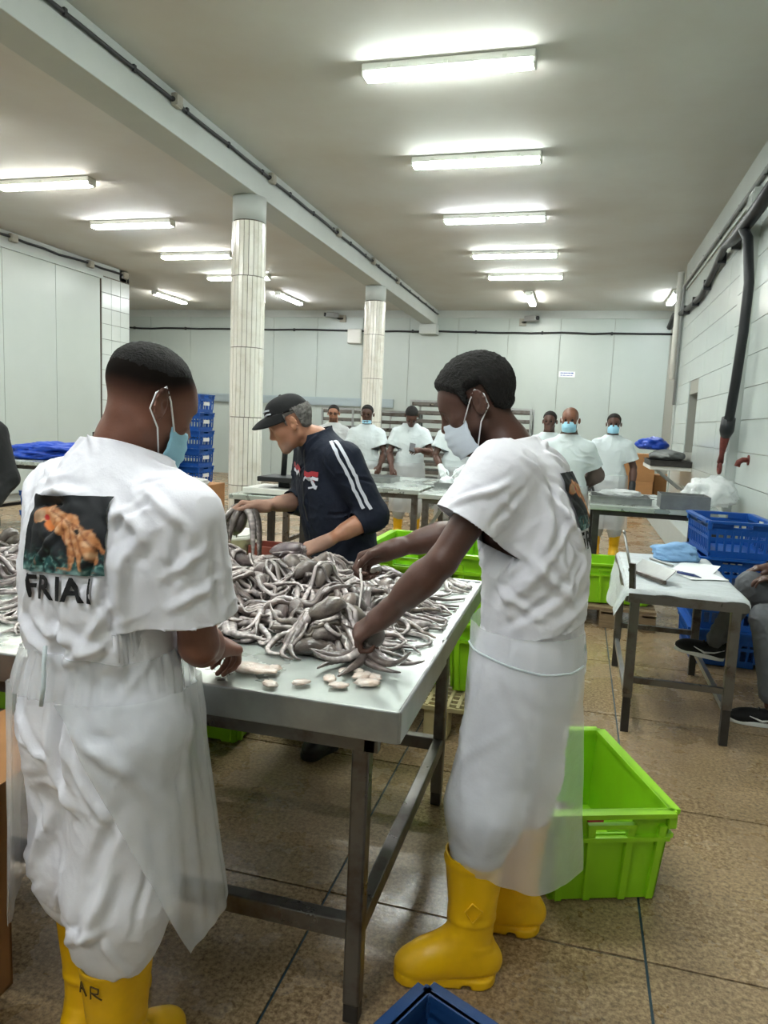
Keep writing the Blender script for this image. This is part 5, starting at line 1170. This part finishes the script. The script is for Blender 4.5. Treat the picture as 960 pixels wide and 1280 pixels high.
while cnt < 112 and tries < 6000:
    tries += 1; x = rg.uniform(-1.5, -.45) if rg.random() < .72 else rg.uniform(-2.6, -1.4); y = rg.uniform(1.74, 2.8); want = heap(x, y)
    if want < .02 or hm_at(x, y)-TZ > want*.5: continue
    front = y < 2.02
    phi = rg.uniform(0, 2*np.pi) if not front else -math.pi/2+rg.normal(0, .7)
    if x > -.62: phi = rg.normal(-.3, .7)
    zone = ('the heap end by the man in yellow boots' if x > -.78 else 'the heap edge by the capped man' if y > 2.45 and x > -1.6 else 'the heap end near the black-clad person' if x < -1.6 else 'the heap front across from the capped man' if y < 2.05 else 'the middle of the heap on the table')
    q_ = lay_octopus(x, y, phi, rg.uniform(.2, .32), rg, rg.uniform(.011, .0155), rg.uniform(1.1, 2.2), rg.uniform(.5, 1.3), 'grey wet octopus tangled in '+zone, rg.uniform(.9, 1.25), lim); q_['group'] = 'octopuses in '+zone.split(',')[0]; cnt += 1
# individuals lying apart at the front of the heap
lay_octopus(-.70, 1.86, math.radians(195), .25, rg, .0145, 1.3, 1.1, 'octopus sprawled alone in front of the heap, arms coiled', 1.2); 
# the octopus under the hand of the man in yellow boots
def hang(C, dirs, rg, r0, label, mantle_dir, ml=.09, group=None, drop=True, floor_z=None, mr=1.):
    tubes = []; C = np.array(C, float)
    for d, L, cv in dirs:
        p = C.copy(); v = nrm(d)*.009; P = []; n = int(L/.009)
        for i in range(n):
            P.append(p.copy())
            if drop: v = nrm(v+np.array([0, 0, -.0011*(1+cv)]))*.009
            p = p+v
            if floor_z is not None and p[2] < floor_z(p): p[2] = floor_z(p); v[2] = max(v[2], 0); a = cv*.05; v = np.array([v[0]*math.cos(a)-v[1]*math.sin(a), v[0]*math.sin(a)+v[1]*math.cos(a), 0]); v = nrm(v+1e-6)*.009
        s = np.linspace(0, 1, len(P)); R = r0*(1.2-.3*np.minimum(1, s*4))*(1-s)**.7+.002; tubes.append((np.array(P), R, rg.uniform(0, 6.28)))
    s = np.linspace(0, 1, 11); mp = np.array([C+nrm(mantle_dir)*ml*t for t in s]); R = mr*(.014+.024*np.sin(np.pi*np.clip(s*.82+.1, 0, 1))**1.2); R[-1] *= .35; R[-2] *= .8
    V, F, col = octopus_mesh(tubes, (mp, R), C, rg, 10); return add_octopus(V, F, C, col, label, group)
fz = lambda p: TZ+.014
dirs = [((math.cos(a), math.sin(a)*.8, -.6), rg.uniform(.17, .23), rg.choice([-1, 1])*rg.uniform(.8, 1.6)) for a in np.radians([190, 215, 240, 265, 290, 315, 340, 165])]
hang((-.50, 1.755, .915), dirs, rg, .0155, 'octopus gripped on the table under the hand of the man in yellow boots', (.1, .4, .35), .07, floor_z=fz)
dirs = [((-.9, .2, .55), .3, 1.), ((-.7, -.5, .6), .28, .8), ((-.3, -.4, .2), .17, .2), ((-.5, .5, .2), .2, .6), ((.5, -.3, .45), .3, .8), ((.85, -.1, .8), .4, .8), ((.3, .6, .1), .2, .5), ((-.1, -.6, .1), .2, .3)]
hang((-1.485, 3.03, 1.07), dirs, rg, .024, 'octopus dangling from the raised hand of the capped man', (-.25, -.2, -1), .13, mr=1.25)
dirs = [((-.4+.1*k, -.4+.12*k, -.5), .16, rg.choice([-1, 1])) for k in range(8)]
hang((-1.115, 2.85, .95), dirs, rg, .013, 'octopus pinched in the lowered hand of the capped man', (-.95, -.05, -.2), .15, mr=1.1, floor_z=lambda p: hm_at(p[0], p[1])+.012)
for k, (x, y) in enumerate(((.02, 2.42), (.1, 2.55), (.0, 2.62))):
    C = np.array((x, y, .05)); dirs = [((math.cos(a), math.sin(a), .2), .13, rg.choice([-1, 1])*2.) for a in np.linspace(0, 5.5, 8)]
    hang(C, dirs, rg, .016, 'octopus lying in the green crate on the floor', (.3, .5, .3), .09, 'octopuses in the green floor crate', floor_z=lambda p: .038)
# scraps and the strand
SC = [(-.75, 1.585, .03, 'long pale viscera scrap nearest the elbow of the man seen from behind'), (-.70, 1.60, .022, None), (-.665, 1.515, .016, None), (-.6, 1.55, .016, None), (-.545, 1.60, .016, None), (-.51, 1.565, .017, None), (-.53, 1.665, .014, None), (-.50, 1.68, .014, None), (-.475, 1.645, .02, None), (-.445, 1.65, .016, None), (-.45, 1.605, .021, None)]
for k, (x, y, r, lb) in enumerate(SC):
    o = crumple('viscera_scrap', (x, y, TZ+.001), r, 'viscera', lb or 'small pinkish viscera scrap on the bare front of the steel table', 'scrap', k*3.7, .3, 3, (2.1 if k == 0 else 1.3, .9, .33), 5.); o.rotation_euler.z = k*1.3
    if not lb: o['group'] = 'viscera scraps on the table'
o = thing('viscera_strand', 'thin white strand pulled up by the hand of the man in yellow boots', 'strand', (-.56, 2.02, 1.0)); b_ = np.array((-.56, 2.02, 1.0))
MB().tube([np.array(p)-b_ for p in ((-.625, 2.08, 1.075), (-.615, 2.06, 1.045), (-.60, 2.03, 1.01), (-.595, 2.0, .97), (-.592, 1.98, .94))], [.004, .005, .0035, .0028, .0022], 6).build('strand', 'strand', o)
# ------------------------------------------------------------------ people further back
def local_joints(x, y, deg, H, over=None, lean=0.):
    s = H/1.74; B = dict(head=(0, .03, 1.615), neck=(0, 0, 1.49), shR=(.17, 0, 1.36), shL=(-.17, 0, 1.36), elR=(.235, -.03, 1.12), elL=(-.235, -.03, 1.12), wrR=(.22, .1, .90), wrL=(-.22, .1, .90), pelvis=(0, 0, .94), hipR=(.085, 0, .89), hipL=(-.085, 0, .89),
                          knR=(.1, .02, .5), knL=(-.1, .02, .5), anR=(.11, 0, .1), anL=(-.11, 0, .1)); B.update(over or {})
    a = math.radians(deg-90); R = Rz(a); J = {}
    for k, p in B.items():
        p = np.array(p, float)*s
        if lean and p[2] > .95: p[1] += lean*(p[2]-.95)
        J[k] = tuple(R@p+np.array([x, y, 0]))
    return J, R
def worker(x, y, deg, H, skin, label, over=None, look=(0, 1, -.1), lean=0., mask=None, chin=False, curl='relax', shirt_m='cloth_white_smooth', under=None, apron=True, glove=None, hair='hair_black', trous='cloth_grey', boots='boot_yellow', hfn=hairline, seed=1., h=.0085, longsl=None, hairth=.008):
    J, R = local_joints(x, y, deg, H, over, lean); root = person_root(label, J); HR = frame(R@nrm(look)); hs = .95*H/1.74; g = lambda k: np.array(J[k])
    hd = {}
    for S, sgn in (('L', -1), ('R', 1)):
        d = nrm(g('wr'+S)-g('el'+S)); hd[S] = dict(d=d+R@np.array([0, .1, -.2]), palm=R@np.array([-sgn*.6, -.2, -.5]), thumb_side=sgn, curl=curl)
    F, W = body_mesh(J, h*.85, HR, hs, hands=hd); finish_body(F, root, skin, J, HR, hs, hfn and (lambda q: hfn(q)*.9))
    if hair: hair_cap(root, J, HR, hs, hair, hairth, .007, hfn or hairline, .003)
    for sx in (-1, 1): e = MB().lathe([(.001, .004), (.008, .002), (.011, -.004)], (0, 0, 0), 10).build('eye', 'eye', root); e.location = Vector(W(sx*.031, .0915, .003))-root.location; e.rotation_euler = Matrix(HR.tolist()).to_euler(); e.rotation_euler.rotate_axis('X', -math.pi/2)
    eyebrow(root, W)
    if mask: face_mask(root, J, HR, hs, mask, chin=chin)
    if under: shirt(root, J, under, h, .6, [(-.05, .15, .1), (.3, .14, .095), (.6, .145, .1), (.75, .13, .085), (.88, .1, .07), (.97, .075, .065), (1.06, .066, .064), (1.14, .064, .062)], hem=g('pelvis')+np.array([0, 0, .05]), amp=.003, seed=seed+9, sl_r=(.058, .05), long=.85, name='undershirt', neckz=.05, yoke=.045)
    shirt(root, J, shirt_m, h, .68, None, hem=g('pelvis')+np.array([0, 0, .02]), amp=.005, seed=seed, long=longsl)
    if apron:
        cx, cy = g('pelvis')[:2]
        def ap(u, v): a = math.radians(-115+230*u); r = 1+.2*v+.03*math.sin(a*9)*v; q = R@np.array([.2*r*math.sin(a), .165*r*math.cos(a), 0]); return (cx+q[0], cy+q[1], 1.0-.62*v)
        sheet(root, 'apron', ap, 50, 24, 'apron_film', .004, seed)
    trousers(root, J, trous, h*1.1, (.1, .088, .08), cuff={'L': .34, 'R': .34}, amp=.004, seed=seed+2)
    if boots:
        for S in 'LR': boot(root, g('an'+S)[0], g('an'+S)[1], math.radians(deg), boots)
    if glove:
        for S in 'LR':
            w = g('wr'+S); F = Field(w-.2, w+.2, .006); hand(F, w, s=1.12, **hd[S]); d = nrm(g('wr'+S)-g('el'+S)); F.cone(w-d*.06, w+d*.02, .038, .034, .02); V, Fc = F.mesh(1); mesh_obj('glove', V, Fc, glove, root, True, root.location)
    return root, J, W, HR
worker(-2.66, 8.95, -78, 1.70, 'bg', 'worker in white tunic with blue mask pulled under his chin', over=dict(elL=(-.25, .08, 1.13), wrL=(-.2, .3, .95), elR=(.25, .02, 1.12), wrR=(.2, .24, .95)), look=(.1, 1, -.05), mask='mask_blue', chin=True, seed=2.)
ph, Jp, _, _ = worker(-2.07, 8.9, -80, 1.74, 'dark', 'worker in white tunic with head bowed over a black phone', over=dict(head=(-.01, .11, 1.575), elL=(-.27, .1, 1.14), wrL=(-.13, .3, 1.17), elR=(.25, .05, 1.12), wrR=(.2, .22, .92)), look=(-.05, .75, -.75), seed=5., curl='grip')
p = np.array(Jp['wrL']); o = thing('phone', 'black phone held by the worker with bowed head', 'phone', tuple(p+np.array([-.07, -.07, .03]))); o.rotation_euler = (.7, .2, .3); MB().box((0, 0, 0), (.07, .15, .009)).build('case', 'black_rubber', o, .003); MB().box((0, 0, .0055), (.062, .138, .002)).build('screen', 'black_rubber', o)
worker(-1.42, 8.6, -85, 1.74, 'bg', 'worker in white tunic and white gloves behind the tray of packs', over=dict(elR=(.25, .06, 1.13), wrR=(.14, .3, .97), elL=(-.25, .06, 1.13), wrL=(-.1, .32, .98), head=(0, .07, 1.6)), look=(0, .9, -.4), glove='glove_white', seed=7.)
gl, Jg, Wg, Hg = worker(-3.38, 9.7, -72, 1.70, 'tan', 'bearded man with dark glasses standing behind the capped man', look=(.1, 1, -.05), shirt_m='cloth_grey', apron=False, seed=8., hfn=lambda q: np.maximum(hairline(q), .8*sstep(-q[:, 2], .045, .07)*sstep(q[:, 1], .0, .03)))
gm = MB()
gls = thing('glasses', 'dark framed glasses worn by the bearded man', 'glasses', tuple(Wg(0, .1, .003))); b_ = np.array(Wg(0, .1, .003))
for sx in (-1, 1): MB().tube([np.array(Wg(sx*.032+.024*math.cos(a), .104-.004*abs(math.cos(a)), .002+.017*math.sin(a)))-b_ for a in np.linspace(0, 6.283, 16)], .0032, 6).build('rim', 'eye', gls); MB().tube([np.array(Wg(sx*.056, .1, .006))-b_, np.array(Wg(sx*.079, .06, .008))-b_, np.array(Wg(sx*.086, -.01, .01))-b_], .003, 6).build('temple', 'eye', gls)
MB().tube([np.array(Wg(-.009, .106, .005))-b_, np.array(Wg(.009, .106, .005))-b_], .003, 6).build('bridge', 'eye', gls)
worker(-.10, 6.75, -93, 1.70, 'brown', 'masked bald man in white tunic over brown long sleeves, arms behind his back', over=dict(elR=(.26, -.1, 1.13), elL=(-.27, -.08, 1.12), wrR=(.08, -.2, .98), wrL=(-.1, -.21, .97)), look=(.05, 1, -.02), mask='mask_blue', under='cloth_brown', seed=9., hair=None, hfn=lambda q: .35*crop(q), h=.0075)
worker(-.36, 8.7, -88, 1.70, 'dark', 'smiling worker peeking out behind the masked bald man', look=(.15, 1, 0), seed=10.)
worker(.36, 8.75, -93, 1.70, 'dark', 'masked worker in white tunic and black gloves behind the kerb-side table', over=dict(elR=(.25, -.02, 1.12), wrR=(.23, .12, .9), elL=(-.26, -.02, 1.12), wrL=(-.26, .08, .88)), look=(.02, 1, 0), mask='mask_blue', glove='glove_black', seed=11.)
# person in black at the left, cut by the frame
worker(-3.22, 3.15, -60, 1.72, 'tan', 'person in black clothes at the far side of the octopus table', over=dict(elL=(-.24, .05, 1.12), wrL=(-.18, .2, .98)), look=(.1, 1, -.3), shirt_m='cloth_black', longsl=.9, apron=False, trous='cloth_black', boots='boot_black', seed=12.)
# seated person at the right edge
J = dict(head=(1.15, 4.22, 1.19), neck=(1.235, 4.22, 1.07), shL=(1.2, 4.05, .98), shR=(1.2, 4.40, .98), elL=(1.2, 4.0, .72), wrL=(1.08, 4.15, .765), elR=(1.2, 4.45, .74), wrR=(1.06, 4.28, .80), pelvis=(1.265, 4.22, .50), hipL=(1.25, 4.14, .5), hipR=(1.25, 4.30, .5),
         knL=(1.0, 4.08, .56), knR=(.955, 4.24, .70), anL=(1.06, 4.03, .11), anR=(.80, 4.32, .31))
SP = thing('person', 'seated person in grey jeans and black sneakers, legs crossed, on the kerb', 'person', (1.3, 4.2, .36)); HR = frame((-.9, 0, -.3))
F, W = body_mesh(J, .006, HR, .95, shank=1., hands={'L': dict(d=(-.9, .2, -.1), palm=(.1, 0, -1), thumb_side=-1, curl='relax'), 'R': dict(d=(-.95, -.1, -.12), palm=(.1, 0, -1), thumb_side=1, curl='relax')}); finish_body(F, SP, 'bg', J, HR, .95, hairline); hair_cap(SP, J, HR, .95, 'hair_black', .008, .007)
shirt(SP, J, 'cloth_navy', .008, .6, None, hem=np.array([1.265, 4.22, .5]), amp=.004, seed=3.4, long=.9)
F = Field((.6, 3.85, .05), (1.45, 4.6, .8), .007); g = lambda k: np.array(J[k]); F.ell(g('pelvis'), (.115, .17, .125), None, .03)
for S in 'LR': F.cone(g('hip'+S), g('kn'+S), .095, .072, .05); a_ = g('an'+S); F.cone(g('kn'+S), a_+(g('kn'+S)-a_)*.12, .07, .05, .03)
V, Fc = F.mesh(3); V = creased(V, Fc, .006, scale=(18, 18, 18), seed=4.4); mesh_obj('jeans', V, Fc, 'cloth_jeans', SP, True, SP.location)
mat('sole_white', 'dcdcda', .5)
F = Field((-.12, -.07, -.01), (.24, .07, .14), .004); F.ell((-.03, 0, .055), (.06, .038, .05), None, .03); F.ell((.06, 0, .045), (.1, .042, .042), None, .03); F.ell((.13, 0, .036), (.065, .044, .034), None, .03); F.cone((-.04, 0, .08), (-.045, 0, .11), .036, .036, .02)
V, Fc = F.mesh(2); V, Fc = cut(V, Fc, [((0, 0, .015), (0, 0, -1), .5), ((-.04, 0, .105), (-.1, 0, 1), .1)])
for (px, py, pz, ang, tilt) in ((.80, 4.32, .245, 176, .13), (1.06, 4.03, .0, 178, 0)):
    s_ = mesh_obj('sneaker', V, Fc, 'cloth_black', SP, True); s_.location = Vector((px, py, pz))-SP.location; s_.rotation_euler = (0, -tilt, math.radians(ang))
    so = MB(); n = 22; pr = []
    for k in range(n): a = 2*math.pi*k/n; pr.append((.06+.135*math.cos(a), (.044+.004*math.cos(a))*math.sin(a)))
    so.prism(pr, 0, .024).build('sole', 'sole_white', s_, .004)
    for sd in (-1, 1): MB().tube([(.10, sd*.0445, .055), (.04, sd*.0445, .034), (-.01, sd*.042, .045), (-.06, sd*.036, .07)], [.002, .006, .004, .0015], 6).build('side_mark', 'sole_white', s_)
    for k in range(4): MB().tube([(.05+.02*k, -.022, .085-.006*k), (.05+.02*k, 0, .093-.007*k), (.05+.02*k, .022, .085-.006*k)], .003, 5).build('lace', 'cloth_black', s_)
